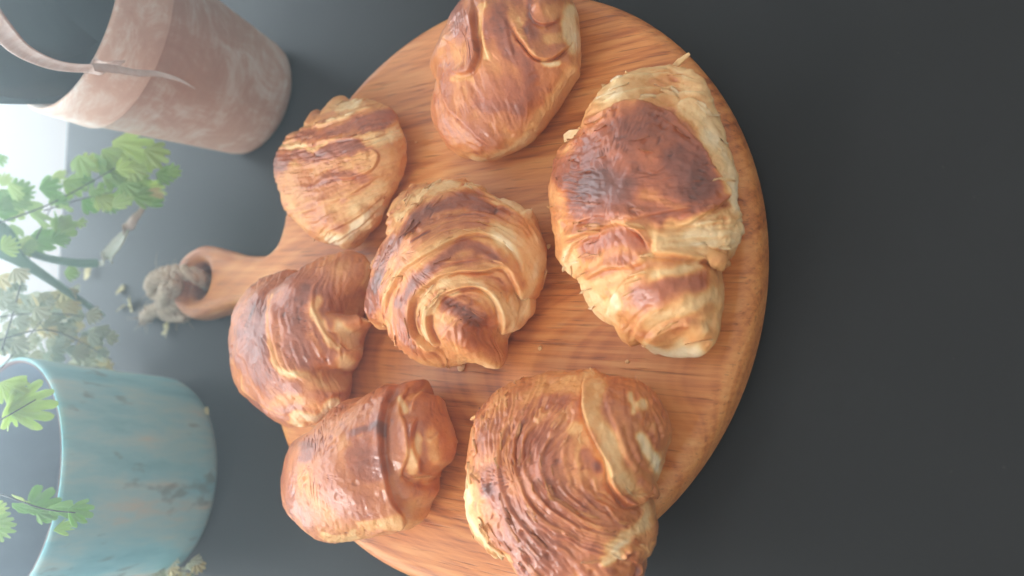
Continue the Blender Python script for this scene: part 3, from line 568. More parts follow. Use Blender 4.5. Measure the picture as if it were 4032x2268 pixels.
# glossy smooth pastry near the teal pot
zm = Zm(1080, 1450, .5645)
pastry('pastry', 'smooth plump brown pastry with a shiny flank on the board edge nearest the teal pot',
  [(650,190),(760,150),(850,112),(930,105),(1000,82),(1072,60),(1080,100),(1052,140),(1100,150),(1160,190),(1200,280),(1240,380),(1270,480),(1270,570),(1240,650),(1160,720),(1150,780),(1150,870),(1100,960),(1050,1040),(1030,1075),(930,1125),(800,1150),(620,1195),(500,1208),(380,1220),(290,1190),(180,1110),(100,1030),(60,900),(50,800),(70,680),(110,560),(160,480),(240,430),(340,350),(450,270),(540,220)],
  zm, .045,
  [fo([(860,112),(790,230),(752,400),(752,550),(775,700),(810,880),(875,1010),(930,1075)], side=1, h=.0030, w=80, pale=.0, dark=.10, gw=55, g=.6, ta=.1, tb=.05),
   fo([(1010,82),(910,200),(880,300),(930,430),(935,600),(885,720),(930,830)], side=1, h=.0018, w=60, pale=.3, pw=30, dark=.15), fo([(1005,350),(968,450),(972,560),(1010,640),(1045,725)], side=1, h=.0034, w=80, pale=.15, dark=.35, gw=14),
   fo([(890,740),(1000,800),(1100,770),(1165,715)], side=-1, h=.0040, w=50, pale=.1, dark=.3, gw=18), fo([(1060,500),(1110,480),(1140,440)], side=1, h=.0014, w=22, dark=.4), fo([(1040,140),(960,230),(940,330)], side=-1, h=.0016, w=30, dark=.15),
   fo([(640,1195),(800,1110),(930,1090)], side=-1, h=.0016, w=40, pale=.2)],
  [([(300,600),(450,800),(600,900)],170,.62), ([(600,600),(690,700)],110,.78), ([(575,438),(730,400),(735,470)],26,.88), ([(210,650),(240,540)],50,.8), ([(480,400),(620,500)],28,.7), ([(350,420),(600,300),(760,250)],80,.54), ([(830,230),(830,450),(860,700),(900,930)],50,.6),
   ([(925,300),(900,230)],34,.08), ([(985,480),(940,640),(960,760),(1060,760)],44,.16), ([(1080,470),(1120,620)],55,.3), ([(1080,250),(1150,330)],70,.55), ([(1180,480),(1220,600)],40,.55), ([(960,960),(1080,880)],55,.45), ([(640,1110),(780,1080),(900,1080)],50,.28), ([(350,1180),(560,1180)],26,.25), ([(1000,120),(960,190)],26,.35)],
  guides=[[(1080, 180), (1120, 450), (1130, 700), (1100, 900)], [(880, 120), (860, 450), (880, 800), (960, 1080)], [(720, 200), (680, 600), (760, 1100)], [(400, 330), (380, 700), (430, 1180)], [(120, 560), (90, 800), (160, 1060)]], lump_noise=.0007, soft=8.0, nflake=0, base=.58, stria=.00014, sfreq=.06, rimpale=.12, stria_bake=.08, lumps=[(380,720,300,.004), (1090,400,130,.003)], pw=2.6, pm=1.9, grain=.8)

# big ridged glossy croissant
zm = Zm(1750, 1400, .599)
CR7 = pastry('croissant', 'big glossy croissant with deep curved ridges and a pale flap near the board rim',
  [(600,132),(700,100),(860,108),(990,92),(1080,138),(1180,128),(1290,165),(1370,220),(1440,310),(1490,420),(1512,510),(1490,600),(1460,700),(1440,760),(1390,850),(1362,890),(1372,960),(1380,1080),(1392,1180),(1352,1300),(1310,1360),(1300,1449),(1270,1560),(1100,1650),(800,1660),(600,1600),(520,1480),(420,1352),(340,1342),(250,1270),(180,1170),(140,1060),(125,950),(145,800),(133,710),(160,600),(190,470),(260,330),(360,230),(480,170)],
  zm, .046,
  [fo([(560,300),(420,470),(375,650),(385,850),(475,1040),(620,1215),(800,1340)], side=1, h=0.00112, w=41, pale=.2, dark=.12, gw=15), fo([(640,310),(500,480),(472,650),(495,800),(565,960),(710,1110),(920,1200)], side=1, h=0.00143, w=37, pale=.2, dark=.12, gw=16),
   fo([(720,360),(570,500),(530,640),(562,800),(645,950),(785,1065),(960,1155),(1170,1190)], side=1, h=0.00112, w=33, pale=.2, dark=.12, gw=12), fo([(780,500),(665,630),(652,740),(705,900),(835,1020),(1000,1115),(1210,1125)], side=1, h=0.00132, w=33, pale=.25, dark=.12, gw=10),
   fo([(830,520),(800,680),(850,840),(960,980),(1100,1065),(1220,1110)], side=1, h=0.00112, w=27, pale=.2, dark=.12, gw=10), fo([(760,570),(730,700),(780,850),(900,990),(1060,1090)], side=1, h=0.00092, w=22, pale=.15, dark=.12, gw=9), fo([(900,560),(890,700),(920,830),(1000,940),(1130,1030)], side=1, h=0.00102, w=22, pale=.15, dark=.12, gw=9),
   fo([(935,150),(918,300),(930,420),(1015,600),(1075,720),(1085,830),(1195,985),(1300,945),(1400,820)], side=-1, h=.0050, w=120, pale=.15, dark=.2, gw=18, ta=.06, tb=.04),
   fo([(1080,210),(1060,330),(1130,500),(1190,680),(1300,800)], side=-1, h=.0012, w=50, pale=.1), fo([(1200,540),(1260,680),(1390,800)], side=-1, h=.0014, w=30, pale=.1, dark=.25), fo([(1250,300),(1255,390),(1290,430)], side=-1, h=.0012, w=22, dark=.35),
   fo([(140,790),(230,800),(260,900),(230,1020),(300,1190),(440,1340)], side=-1, h=.0026, w=60, pale=.3, pw=30), fo([(240,700),(300,900),(420,1080),(560,1260),(700,1420)], side=-1, h=.0014, w=40, pale=.1), fo([(300,330),(240,500),(225,650)], side=-1, h=.0012, w=36, pale=.2), fo([(420,240),(330,380),(300,560)], side=-1, h=.0012, w=36, pale=.2),
   fo([(1040,960),(1090,1050),(1130,1090),(1230,1120)], side=-1, h=.0018, w=30, dark=.3), fo([(1220,1330),(1270,1390),(1250,1449)], side=-1, h=.0020, w=24, dark=.35, pale=.3), fo([(1140,1320),(1200,1250),(1330,1260)], side=1, h=.002, w=40, pale=.25), fo([(1000,1370),(1100,1310),(1230,1230)], side=1, h=.0018, w=40, pale=.3)],
  [([(620,200),(780,170),(900,220)],70,.4), ([(800,310)],60,.74), ([(300,400),(420,320),(560,240)],60,.48), ([(560,560),(640,820),(820,1020)],150,.66), ([(330,800),(450,1060),(640,1280),(760,1420)],100,.72), ([(300,900)],60,.86), ([(1030,740)],55,.98), ([(930,640),(1000,760)],50,.74), ([(900,1000),(1100,1100)],60,.66),
   ([(1000,240),(980,380),(1080,560),(1130,760),(1230,900)],72,.20), ([(1160,280),(1180,540),(1250,720),(1380,830)],36,.50), ([(1260,540),(1320,640),(1385,750)],44,.03), ([(1220,250),(1230,380)],22,.10), ([(1290,340)],50,.12), ([(1400,300),(1480,450),(1455,640)],48,.62), ([(1300,220),(1370,280)],45,.55), ([(1340,480)],50,.42),
   ([(1100,1250),(1320,1100)],55,.2), ([(1040,1330),(1200,1240)],40,.12), ([(1250,1280),(1340,1200)],40,.5), ([(160,860),(160,1050),(240,1220),(400,1340)],42,.14), ([(880,460),(840,490)],36,.3), ([(880,1330)],70,.62), ([(1330,960),(1340,1040)],40,.24), ([(960,130)],50,.3)],
  guides=[[(1400, 260), (1490, 500), (1440, 740)], [(1150, 200), (1180, 500), (1280, 750), (1390, 810)], [(940, 200), (960, 430), (1090, 720), (1220, 950)], [(900, 520), (850, 740), (960, 960), (1230, 1090)], [(850, 470), (680, 720), (830, 1000), (1210, 1120)], [(760, 330), (560, 640), (650, 950), (950, 1150), (1200, 1180)], [(600, 260), (475, 650), (600, 1000), (900, 1200), (1150, 1270)], [(420, 230), (380, 650), (480, 1050), (700, 1350)], [(200, 480), (170, 800), (280, 1150), (460, 1380)]], nflake=90, base=.56, stria=.0007, sfreq=.09, rimpale=.15, stria_bake=.2, pw=2.4, pm=1.8, lumps=[(480,800,300,.004), (1200,500,200,.004)], grain=1.5)

# loose flakes standing off the crust (parts) and crumbs on the board (things)
def flake_mesh(name, pts, zs, mat, parent=None, th=.0007):
    T = np.array([at(u, v, z) for (u, v), z in zip(pts, zs)]); n = len(T)
    V = np.vstack([T, T - [0, 0, th]]); F = [tuple(range(n)), tuple(range(2 * n - 1, n - 1, -1))] + [(i, i + n, (i + 1) % n + n, (i + 1) % n) for i in range(n)]
    loc = T.mean(0)
    o = mesh_obj(name, V, F, mat, None, False, loc)
    me = o.data; a = me.attributes.new('bake', 'FLOAT', 'POINT'); a.data.foreach_set('value', [.15] * len(me.vertices))
    if parent is not None: o.parent = parent; o.matrix_parent_inverse = Matrix.Translation(-Vector(parent.location))
    return o
flake_mesh('flake', [(2640,262),(2668,232),(2700,212),(2712,206),(2716,214),(2690,240),(2662,268)], [.026,.031,.036,.04,.039,.033,.027], PASTRY, CR3)
flake_mesh('flake', [(2218,530),(2240,512),(2285,508),(2278,535),(2248,552),(2222,560)], [.034,.036,.038,.036,.033,.032], PASTRY, CR3)
flake_mesh('flake', [(2100,1160),(2135,1105),(2150,1060),(2152,1068),(2138,1120),(2108,1158)], [.024,.028,.033,.033,.028,.023], PASTRY, CR4)
cr_n = [('pale crumb on the wood just below the middle croissant tip', (1820, 1446), .0022), ('tiny crumb on the grey table by the board rim near the fan-shaped pastry', (1425, 358), .0018),
        ('crumb on the wood between the middle croissant and the large flat one', (2162, 972), .0013), ('crumb on the wood left of the big ridged croissant top', (2128, 1372), .0011), ('fine crumb under the flaky lower end of the large flat croissant', (2470, 1425), .0009), ('fine crumb on the wood beside the fan-shaped pastry', (1640, 560), .0008), ('fine crumb between the big ridged croissant and the shiny plump pastry', (1800, 1740), .0009)]
for i, (lb, (u, v), s) in enumerate(cr_n):
    tb = u < 1450 or u > 2700
    p = at(u, v, .0 if tb else ZB); bm = bmesh.new(); bmesh.ops.create_icosphere(bm, subdivisions=2, radius=s)
    for vt in bm.verts: vt.co *= 1 + .5 * mnoise.noise(vt.co * (900) + Vector((i, 2 * i, 0)))
    for vt in bm.verts: vt.co.z = vt.co.z * .6 + s * .5
    me = bpy.data.meshes.new('crumb'); bm.to_mesh(me); bm.free(); me.materials.append(PASTRY)
    a = me.attributes.new('bake', 'FLOAT', 'POINT'); a.data.foreach_set('value', [.2] * len(me.vertices))
    o = bpy.data.objects.new('crumb', me); COL.objects.link(o); o.location = p; tag(o, lb, 'crumb', 'crumbs')

# ------------------------------------------------------------------ pots
def lathe(name, prof, mat, parent, n=128, cap=True):
    V = []; F = []
    for r, z in prof:
        for j in range(n):
            t = 2 * math.pi * j / n; V.append((r * math.cos(t), r * math.sin(t), z))
    for i in range(len(prof) - 1):
        for j in range(n):
            a = i * n + j; b = i * n + (j + 1) % n; F.append((a, b, b + n, a + n))
    if cap: F.append(tuple(range(n - 1, -1, -1)))
    return mesh_obj(name, V, F, mat, parent)
def disc(name, r, z, mat, parent, rough=.002, n=48, m=10):
    V = [(0, 0, z)]; F = []
    for i in range(1, m + 1):
        for j in range(n):
            t = 2 * math.pi * j / n; x, y = r * i / m * math.cos(t), r * i / m * math.sin(t)
            V.append((x, y, z + (rough * mnoise.noise(Vector((x * 90, y * 90, 1))) if i < m else 0)))
    F += [(0, 1 + j, 1 + (j + 1) % n) for j in range(n)]
    for i in range(m - 1):
        for j in range(n):
            a = 1 + i * n + j; b = 1 + i * n + (j + 1) % n; F.append((a, a + n, b + n, b))
    return mesh_obj(name, V, F, mat, parent)
tp = empty('flower_pot', (.074, .243, 0)); tag(tp, 'terracotta flower pot with a limescale-whitened wall and rim band', 'flower pot')
lathe('body', [(.032, .0004), (.037, .0012), (.0402, .004), (.0418, .009), (.0435, .020), (.0553, .1005), (.0566, .1012), (.0572, .1030), (.0582, .128), (.0580, .1312), (.0570, .1328), (.0555, .1328), (.0545, .130), (.0535, .122), (.0515, .1105)], TERRA, tp)
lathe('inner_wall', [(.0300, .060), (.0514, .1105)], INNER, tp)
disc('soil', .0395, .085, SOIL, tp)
bp = empty('plant_pot', (-.194, .2145, 0)); tag(bp, 'weathered pale teal glazed pot standing behind the board', 'plant pot')
lathe('body', [(.053, .0004), (.060, .0015), (.0645, .0045), (.0668, .009), (.0675, .016), (.0690, .060), (.0712, .0985), (.0716, .1015), (.0708, .1035), (.0695, .1035), (.0688, .1015)], TEAL, bp)
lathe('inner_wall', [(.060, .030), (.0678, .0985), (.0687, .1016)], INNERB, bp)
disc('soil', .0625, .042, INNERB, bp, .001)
rimm = simple_mat('bare_reddish_rim', lin((120, 92, 92)), .7, 90, lin((150, 120, 114)))
lathe('rim_line', [(.0684, .1012), (.0684, .1024), (.0692, .1034), (.0694, .1037), (.0688, .1038), (.0682, .1030), (.0681, .1012)], rimm, bp, cap=False)

# ------------------------------------------------------------------ tubes, leaves
def tube(path, rads, n=8, cap=True):
    P = np.asarray(path, float); m = len(P); V = []; F = []
    T = np.gradient(P, axis=0); T /= np.linalg.norm(T, axis=1)[:, None] + 1e-12
    nrm = np.cross(T[0], [0.3, .2, 1]); nrm /= np.linalg.norm(nrm)
    for i in range(m):
        nrm = nrm - T[i] * (nrm @ T[i]); nrm /= np.linalg.norm(nrm) + 1e-12; bn = np.cross(T[i], nrm)
        for j in range(n):
            a = 2 * math.pi * j / n; V.append(P[i] + rads[i] * (math.cos(a) * nrm + math.sin(a) * bn))
    for i in range(m - 1):
        for j in range(n):
            a = i * n + j; b = i * n + (j + 1) % n; F.append((a, b, b + n, a + n))
    if cap: F.append(tuple(range(n - 1, -1, -1))); F.append(tuple(range((m - 1) * n, m * n)))
    return V, F
def ribbon(path, widths, side, th=.0012, cup=.25):
    P = np.asarray(path, float); V = []; F = []; S = np.asarray(side, float)
    T = np.gradient(P, axis=0); T /= np.linalg.norm(T, axis=1)[:, None]
    m = len(P)
    for i in range(m):
        s = S if S.ndim == 1 else S[i]; s = s - T[i] * (s @ T[i]); s /= np.linalg.norm(s); up = np.cross(s, T[i])
        for k in np.linspace(-1, 1, 7):
            V.append(P[i] + s * widths[i] * k + up * widths[i] * cup * k * k)
    for i in range(m - 1):
        for j in range(6):
            a = i * 7 + j; F.append((a, a + 1, a + 8, a + 7))
    n = len(V); 
    V2 = [v - np.array([0, 0, th]) for v in V]
    F2 = [tuple(x + n for x in f[::-1]) for f in F]
    E = [(i * 7, (i + 1) * 7, (i + 1) * 7 + n, i * 7 + n) for i in range(m - 1)] + [((i + 1) * 7 + 6, i * 7 + 6, i * 7 + 6 + n, (i + 1) * 7 + 6 + n) for i in range(m - 1)]
    return V + V2, F + F2 + E
def P3(pts):                                                                   # (disp x, disp y, z) in the 2576-wide view
    return np.array([at(x * 1.5652, y * 1.5652, z) for x, y, z in pts])

# twine through the handle hole
rope = empty('twine', tuple(P3([(440, 720, 0)])[0])); tag(rope, 'frayed jute twine knotted through the hole of the board handle', 'twine')
RI = Matrix.Translation(-Vector(rope.location))
def strand_obj(path, rr, turns, name='strand', k3=3):
    C = catmull(path, 14); T = np.gradient(C, axis=0); T /= np.linalg.norm(T, axis=1)[:, None]
    n = np.cross(T[0], [0, 0.1, 1]); s = np.r_[0, np.cumsum(np.linalg.norm(np.diff(C, axis=0), axis=1))]
    fr = []
    for i in range(len(C)):
        n = n - T[i] * (n @ T[i]); n /= np.linalg.norm(n); fr.append((n.copy(), np.cross(T[i], n)))
    for q in range(k3):
        a = s / s[-1] * turns * 2 * math.pi + q * 2 * math.pi / k3
        pth = np.array([C[i] + rr * .55 * (math.cos(a[i]) * fr[i][0] + math.sin(a[i]) * fr[i][1]) for i in range(len(C))])
        V, F = tube(pth, [rr * .62 * (1 + .10 * mnoise.noise(Vector((i * .6, q * 7, 1)))) for i in range(len(C))], 8)
        o = mesh_obj(name, V, F, JUTE, rope); o.matrix_parent_inverse = RI
    return C, fr
pA = P3([(520, 712, .006), (505, 700, .018), (482, 690, .027), (450, 684, .030), (412, 690, .030), (386, 706, .026), (382, 726, .018), (400, 742, .014), (428, 738, .020), (440, 718, .030), (432, 700, .038)])
CA, fA = strand_obj(pA, .0048, 7)
pB = P3([(432, 700, .036), (420, 722, .034), (414, 744, .024), (410, 764, .014), (392, 778, .010), (372, 790, .007), (364, 806, .0055)])
CB, fB = strand_obj(pB, .0046, 4)
pC = P3([(420, 690, .012), (440, 720, .012), (452, 750, .014), (436, 772, .012), (410, 786, .010), (432, 794, .007), (456, 795, .006), (470, 792, .0055)])
CC, fC = strand_obj(pC, .0042, 5)
FV = []; FF = []
for i in range(150):
    C = random.choice((CA, CB, CC, CB)); k = random.randrange(len(C)) if i < 90 else len(C) - 1 - random.randrange(4)
    d = Vector((random.gauss(0, 1), random.gauss(0, 1), abs(random.gauss(0, .7)))).normalized(); b = C[k] + np.array(d) * .004
    L_ = random.uniform(.004, .011); e = b + np.array(d) * L_ + np.array([random.gauss(0, .002), random.gauss(0, .002), -.001])
    if e[2] < .001: e[2] = .001
    V, F = tube(np.array([b, (b + e) / 2 + [0, 0, .0012], e]), [.00022, .00018, .00008], 3); o_ = len(FV); FV += list(V); FF += [tuple(x + o_ for x in f) for f in F]
fz = mesh_obj('loose_fibres', FV, FF, JUTE, rope); fz.matrix_parent_inverse = RI; fz['kind'] = 'stuff'

# leaflets: fan-shaped lobed blades
def leaflet_mesh(seed, lobes=5):
    rs = random.Random(seed); V = [(0, 0, 0)]; F = []; na = 36; rings = 4
    for i in range(1, rings + 1):
        for j in range(na + 1):
            a = -1.15 + 2.3 * j / na
            e = .66 + .34 * abs(math.sin(lobes * (a + 1.15) / 2.3 * math.pi)) ** .75 + .05 * abs(math.sin(lobes * (a + 1.15) / 2.3 * math.pi * 2 + .4)) - .16 * (a / 1.15) ** 2
            rr = (i / rings) * (e if i == rings else 1 - .25 * (1 - e) * i) 
            x = rr * math.cos(a); y = rr * math.sin(a) * .85
            V.append((x, y, -.16 * rr * rr + .07 * math.cos(lobes * a * 2 + seed) * rr))
    for j in range(na): F.append((0, 1 + j, 2 + j))
    for i in range(rings - 1):
        for j in range(na):
            q = 1 + i * (na + 1) + j; F.append((q, q + na + 1, q + na + 2, q + 1))
    n = len(V); V2 = [(x, y, z - .02) for x, y, z in V]; F2 = [tuple(t + n for t in f[::-1]) for f in F]
    return V + V2, F + F2
LM = {}
def leaf_mesh_data(mat, s):
    key = (mat.name, s)
    if key not in LM:
        V, F = leaflet_mesh(s, 4 + s % 4); me = bpy.data.meshes.new('leaflet'); me.from_pydata(V, [], F); me.update()
        me.polygons.foreach_set('use_smooth', [True] * len(me.polygons)); me.materials.append(mat); LM[key] = me
    return LM[key]
def leaflet(parent, x, y, size, z, mat, ang=None, tilt=.6, spot=None):
    """size in 2576-view pixels; blade faces the room with a random tilt"""
    size *= 1.35; p = P3([(x, y, z)])[0] if spot is None else np.array(spot); dist = np.linalg.norm(p - CAM_POS); s = size * dist / (FPX / 1.5652) * .62
    o = bpy.data.objects.new('leaflet', leaf_mesh_data(mat, random.randrange(7))); COL.objects.link(o)
    nrm = Vector((random.gauss(0, tilt), -0.55 + random.gauss(0, tilt), .8)).normalized()
    a = random.gauss(0, .7) if ang is None else ang + random.gauss(0, .3)
    d = Vector((math.sin(a), -.5 * math.cos(a), -.85 * math.cos(a)))               # blades hang down and out
    xx = (d - nrm * d.dot(nrm)).normalized(); yy = nrm.cross(xx)
    Mx = Matrix((xx, yy, nrm)).transposed().to_4x4()
    loc = Vector(p) - xx * s * .55
    o.matrix_world = Matrix.Translation(loc) @ Mx @ Matrix.Scale(s, 4)
    pm = parent.location; o.parent = parent; o.matrix_parent_inverse = Matrix.Translation(-pm)
    return loc
def stem(parent, pts, r0_, r1_, mat=None, name='stem'):
    C = catmull(P3(pts), 10); V, F = tube(C, np.linspace(r0_, r1_, len(C)), 6)
    o = mesh_obj(name, V, F, mat or STEMD, parent); o.matrix_parent_inverse = Matrix.Translation(-parent.location); return C
fern = empty('maidenhair_fern', tuple(P3([(-150, 560, .10)])[0])); tag(fern, 'bright green fern fronds hanging over the far table between the pots', 'fern')
stem(fern, [(175, 425, .055), (150, 480, .07), (105, 570, .085), (65, 670, .095), (35, 780, .10), (5, 880, .11)], .0003, .0005)
stem(fern, [(330, 400, .06), (260, 440, .075), (190, 480, .085), (110, 520, .10), (0, 560, .115), (-120, 600, .12)], .0003, .0006)
stem(fern, [(300, 480, .06), (210, 500, .08), (110, 530, .10)], .00025, .0004)
for x, y, s, z in [(335,385,120,.062),(395,392,75,.055),(250,425,85,.07),(300,440,95,.06),(210,425,65,.075),(350,450,75,.05),(418,445,55,.045),(262,490,75,.062),(320,492,62,.05),(190,470,65,.075),(440,432,42,.045),(230,515,52,.06),(280,520,45,.055),(280,400,70,.07),
                   (130,470,60,.085),(60,480,60,.10),(30,520,85,.10),(90,545,95,.095),(140,560,66,.08),(15,590,75,.10),(110,600,92,.085),(170,570,55,.075),(55,615,66,.10),(182,685,42,.06),(-5,405,40,.1),(150,510,50,.08),(10,450,40,.1),(20,640,50,.1),(150,440,45,.08),(205,560,30,.07)]:
    leaflet(fern, x, y, s * .9, z, LEAFG)
rsf = random.Random(4)
for i in range(34):                                                            # the crowded inner leaflets of both fronds
    x, y = (rsf.uniform(180, 400), rsf.uniform(395, 515)) if i < 20 else (rsf.uniform(10, 170), rsf.uniform(480, 620))
    leaflet(fern, x, y, rsf.uniform(36, 62), .115 - .00018 * x + rsf.gauss(0, .008), LEAFG)
# unseen fern crown, added only for its dim green reflection in the table
rcx = np.random.RandomState(8); added_tops = []
for i in range(130):
    c = np.array([-.035 + rcx.normal(0, .05), .60 + rcx.normal(0, .03), .235 + rcx.normal(0, .035)])
    if px(c[None])[0][0] > -90: continue
    leaflet(fern, 0, 0, rcx.uniform(40, 70), 0, LEAFG, spot=c); added_tops.append(c)
for c in added_tops[::9]:
    b = np.array([-.05, .62, .05]); V, F = tube(np.array([b, (b + c) / 2 + [0, .02, .02], c]), [.0012, .0008, .0004], 6)
    o = mesh_obj('stem', V, F, STEMD, fern); o.matrix_parent_inverse = Matrix.Translation(-fern.location)
pale = empty('pale_fern', tuple(P3([(-100, 860, .10)])[0])); tag(pale, 'fern with many small faded grey-green leaflets beside the teal pot rim', 'fern')
stem(pale, [(150, 740, .06), (110, 800, .08), (60, 860, .095), (0, 930, .11)], .00025, .0004)
stem(pale, [(280, 905, .03), (200, 860, .06), (110, 830, .09), (-20, 860, .11)], .0003, .00045)
stem(pale, [(240, 800, .04), (150, 790, .07), (60, 790, .09), (-20, 800, .11)], .0003, .00045)
rsx = random.Random(11)
for i in range(120):
    t = rsx.random(); x = t * 265 + rsx.gauss(0, 18); y = 770 + t * 120 + rsx.gauss(0, 62) * (1.15 - .6 * t)
    if y < 690 - x * .1: continue
    leaflet(pale, x, y, rsx.uniform(26, 44), .10 - .075 * t + rsx.gauss(0, .008), LEAFP if rsx.random() < .85 else LEAFY, ang=-.3)
for x, y, s, z in [(255,905,46,.02),(272,925,44,.02),(235,880,40,.03),(150,750,55,.06),(180,770,50,.06),(170,745,44,.06)]: leaflet(pale, x, y, s, z, LEAFY)
potfern = empty('trailing_fern', tuple(P3([(-120, 1180, .14)])[0])); tag(potfern, 'soft green lobed fronds hanging in front of the teal pot opening', 'fern')
stem(potfern, [(90, 1005, .125), (30, 1040, .135), (-60, 1090, .14)], .0003, .00045); stem(potfern, [(190, 1290, .118), (110, 1280, .128), (20, 1250, .138), (-80, 1220, .14)], .0003, .00045)
for x, y, s, z in [(85,1010,115,.122),(20,1045,80,.13),(35,985,70,.13),(110,1262,75,.122),(60,1285,62,.128),(160,1290,70,.118),(205,1288,60,.115),(165,1320,52,.115),(120,1300,50,.12),(50,1262,50,.13),(5,1330,60,.13),(-5,1290,50,.13)]:
    leaflet(potfern, x, y, s, z, LEAFG)
# fallen yellowed bits
fl = [('yellowed leaf scrap lying by the twine tail', 425, 822, 46, .004), ('pale dry leaf scrap on the table above the twine knot', 330, 770, 42, .004), ('dry cream leaf scrap between fern and twine', 292, 742, 40, .004), ('small dry leaf scrap nearest the strap leaf', 225, 694, 44, .004),
      ('yellow leaf scrap touching the frayed twine', 372, 800, 42, .004), ('cream leaf scrap under the pale fern tip', 300, 778, 30, .004),
      ('pale leaf scrap stuck at the foot of the teal pot', 522, 1022, 34, .006)]
for lb, x, y, s, z in fl:
    p = P3([(x, y, z)])[0]; o = bpy.data.objects.new('dry_leaf', leaf_mesh_data(LEAFY, random.randrange(7))); COL.objects.link(o)
    o.location = p; o.rotation_euler = (random.gauss(0, .35), random.gauss(0, .35), random.uniform(0, 6)); sc_ = s * .8 / 1932 * .62; o.scale = (sc_, sc_, sc_)
    tag(o, lb, 'leaf', 'fallen leaf scraps')
sprig = empty('leafy_sprig', tuple(P3([(440, 1440, .01)])[0])); tag(sprig, 'cream leaved sprig on the table in front of the teal pot', 'sprig')
stem(sprig, [(500, 1440, .008), (450, 1436, .014), (400, 1445, .016), (340, 1475, .02)], .00025, .0004)
for i in range(18): leaflet(sprig, 410 + rsx.uniform(-20, 95), 1440 + rsx.gauss(0, 16), rsx.uniform(22, 38), .006 + rsx.random() * .02, LEAFP if i % 3 else LEAFY)

# strap leaf and its withered side shoot
strap = empty('strap_leaf_plant', tuple(P3([(-140, 500, .13)])[0])); tag(strap, 'blue-green strap leaf slanting down over the fern', 'plant')
C = catmull(P3([(-140, 520, .135), (-40, 580, .12), (60, 650, .10), (140, 705, .075), (205, 752, .045), (260, 790, .022)]), 10); wds = np.interp(np.linspace(0, 1, len(C)), [0, .6, .85, 1], [.011, .0095, .0075, .002])
V, F = ribbon(C, wds, RGT * .8 + UPV * .7, .001, .2); o = mesh_obj('blade', V, F, STRAP, strap); o.matrix_parent_inverse = Matrix.Translation(-strap.location)
C = catmull(P3([(60, 632, .10), (130, 652, .085), (200, 662, .07), (245, 662, .06)]), 8); V, F = tube(C, np.linspace(.0022, .003, len(C)), 8); o = mesh_obj('shoot', V, F, STRAP, strap); o.matrix_parent_inverse = Matrix.Translation(-strap.location)
C = catmull(P3([(238, 662, .06), (265, 650, .058), (290, 625, .055), (310, 596, .052), (318, 580, .050)]), 8); wds = np.interp(np.linspace(0, 1, len(C)), [0, .25, .6, 1], [.002, .0045, .0048, .002]); V, F = ribbon(C, wds, RGT * .5 - UPV * .8, .0012, .5); o = mesh_obj('withered_bud', V, F, DRYP, strap); o.matrix_parent_inverse = Matrix.Translation(-strap.location)
C = catmull(P3([(306, 592, .052), (318, 574, .050), (335, 552, .048), (352, 532, .044), (362, 508, .042)]), 8); wds = np.interp(np.linspace(0, 1, len(C)), [0, .3, .7, 1], [.003, .0032, .0018, .0006]); sd = np.array([RGT * math.cos(t) + UPV * math.sin(t) for t in np.linspace(-.8, .9, len(C))]); V, F = ribbon(C, wds, sd, .0008, .4); o = mesh_obj('withered_tip', V, F, DRYL, strap); o.matrix_parent_inverse = Matrix.Translation(-strap.location)
leaflet(fern, 392, 490, 44, .045, LEAFY, ang=.2)
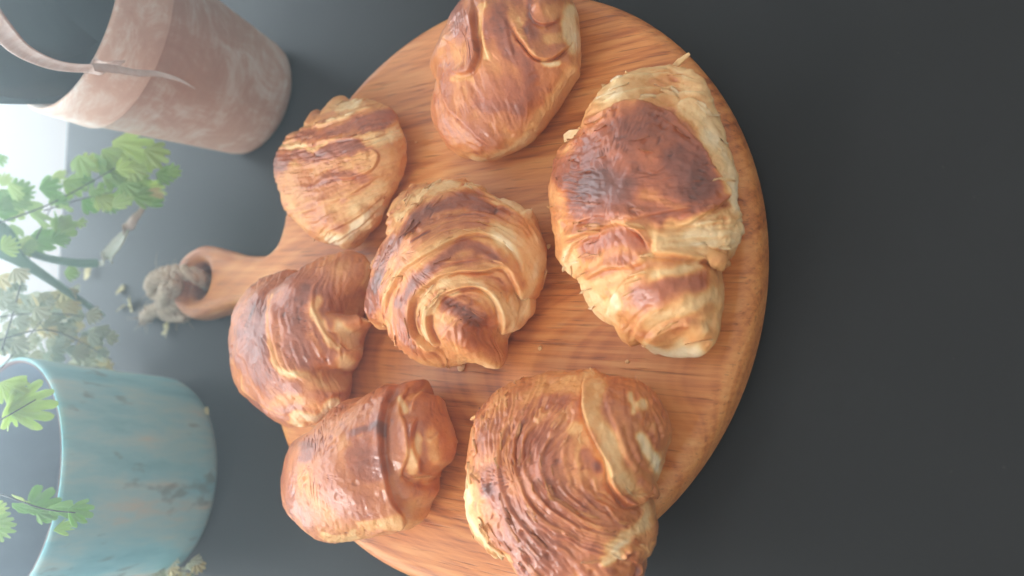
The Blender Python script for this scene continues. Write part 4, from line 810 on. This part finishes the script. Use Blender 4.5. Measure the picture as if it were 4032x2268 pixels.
# dried leaf curling out of the terracotta pot
dl = empty('dried_leaf', tuple(P3([(150, 155, .14)])[0])); tag(dl, 'long dried brown leaf curling over the terracotta pot rim', 'leaf')
DI = Matrix.Translation(-Vector(dl.location))
C = catmull(P3([(-40, 20, .225), (8, 80, .21), (45, 118, .195), (95, 146, .178), (150, 163, .160), (215, 168, .144), (262, 164, .137), (312, 152, .130)]), 10); wds = np.interp(np.linspace(0, 1, len(C)), [0, .5, .8, .95, 1], [.0036, .0036, .0042, .0022, .0004]); V, F = ribbon(C, wds, UPV * .9 - RGT * .5, .0006, .18); o = mesh_obj('blade', V, F, DRYL, dl); o.matrix_parent_inverse = DI
C = catmull(P3([(235, 168, .146), (290, 172, .133), (340, 182, .122), (400, 186, .108), (450, 200, .097), (490, 222, .087)]), 10); wds = np.interp(np.linspace(0, 1, len(C)), [0, .2, .7, 1], [.002, .0024, .0014, .0004]); V, F = ribbon(C, wds, UPV * .3 + RGT * .9, .0005, .2); o = mesh_obj('torn_strip', V, F, DRYL, dl); o.matrix_parent_inverse = DI

pp = empty('pot_plant', (.074, .243, .085)); tag(pp, 'dark blue-green broad leaves filling the terracotta pot opening', 'plant')
BROAD = leaf_mat('dark_blue_green_leaf', lin((66, 88, 90)), lin((92, 114, 114)), .12); PI_ = Matrix.Translation(-Vector(pp.location))
for path, wmax in (([(300, 60, .09), (190, 70, .12), (80, 85, .15), (-60, 120, .18), (-180, 150, .20)], .034), ([(260, -40, .09), (150, -30, .13), (40, 0, .17), (-90, 20, .20)], .034), ([(220, 150, .095), (150, 175, .115), (70, 180, .14), (-60, 190, .165), (-160, 200, .18)], .020)):
    C = catmull(P3(path), 10); wds = wmax * np.sin(np.linspace(.35, 2.9, len(C))) ** .7
    V, F = ribbon(C, wds, RGT * .95 + UPV * .25, .0008, .25); o = mesh_obj('blade', V, F, BROAD, pp); o.matrix_parent_inverse = PI_

# added scattering volume that imitates veiling lens glare against the back light
hm = bpy.data.materials.new('glare_scatter'); hm.use_nodes = True; hn = hm.node_tree; hn.nodes.clear()
ho = hn.nodes.new('ShaderNodeOutputMaterial'); pv = hn.nodes.new('ShaderNodeVolumePrincipled'); hn.links.new(pv.outputs[0], ho.inputs['Volume'])
pv.inputs['Color'].default_value = (.84, .96, 1, 1); pv.inputs['Density'].default_value = .63; pv.inputs['Anisotropy'].default_value = .78
hz = slab('glare_veil', [(-2.6, -2.6), (2.6, -2.6), (2.6, 2.6), (-2.6, 2.6)], -1.75, 1.6, hm, None, .01); hz['kind'] = 'stuff'
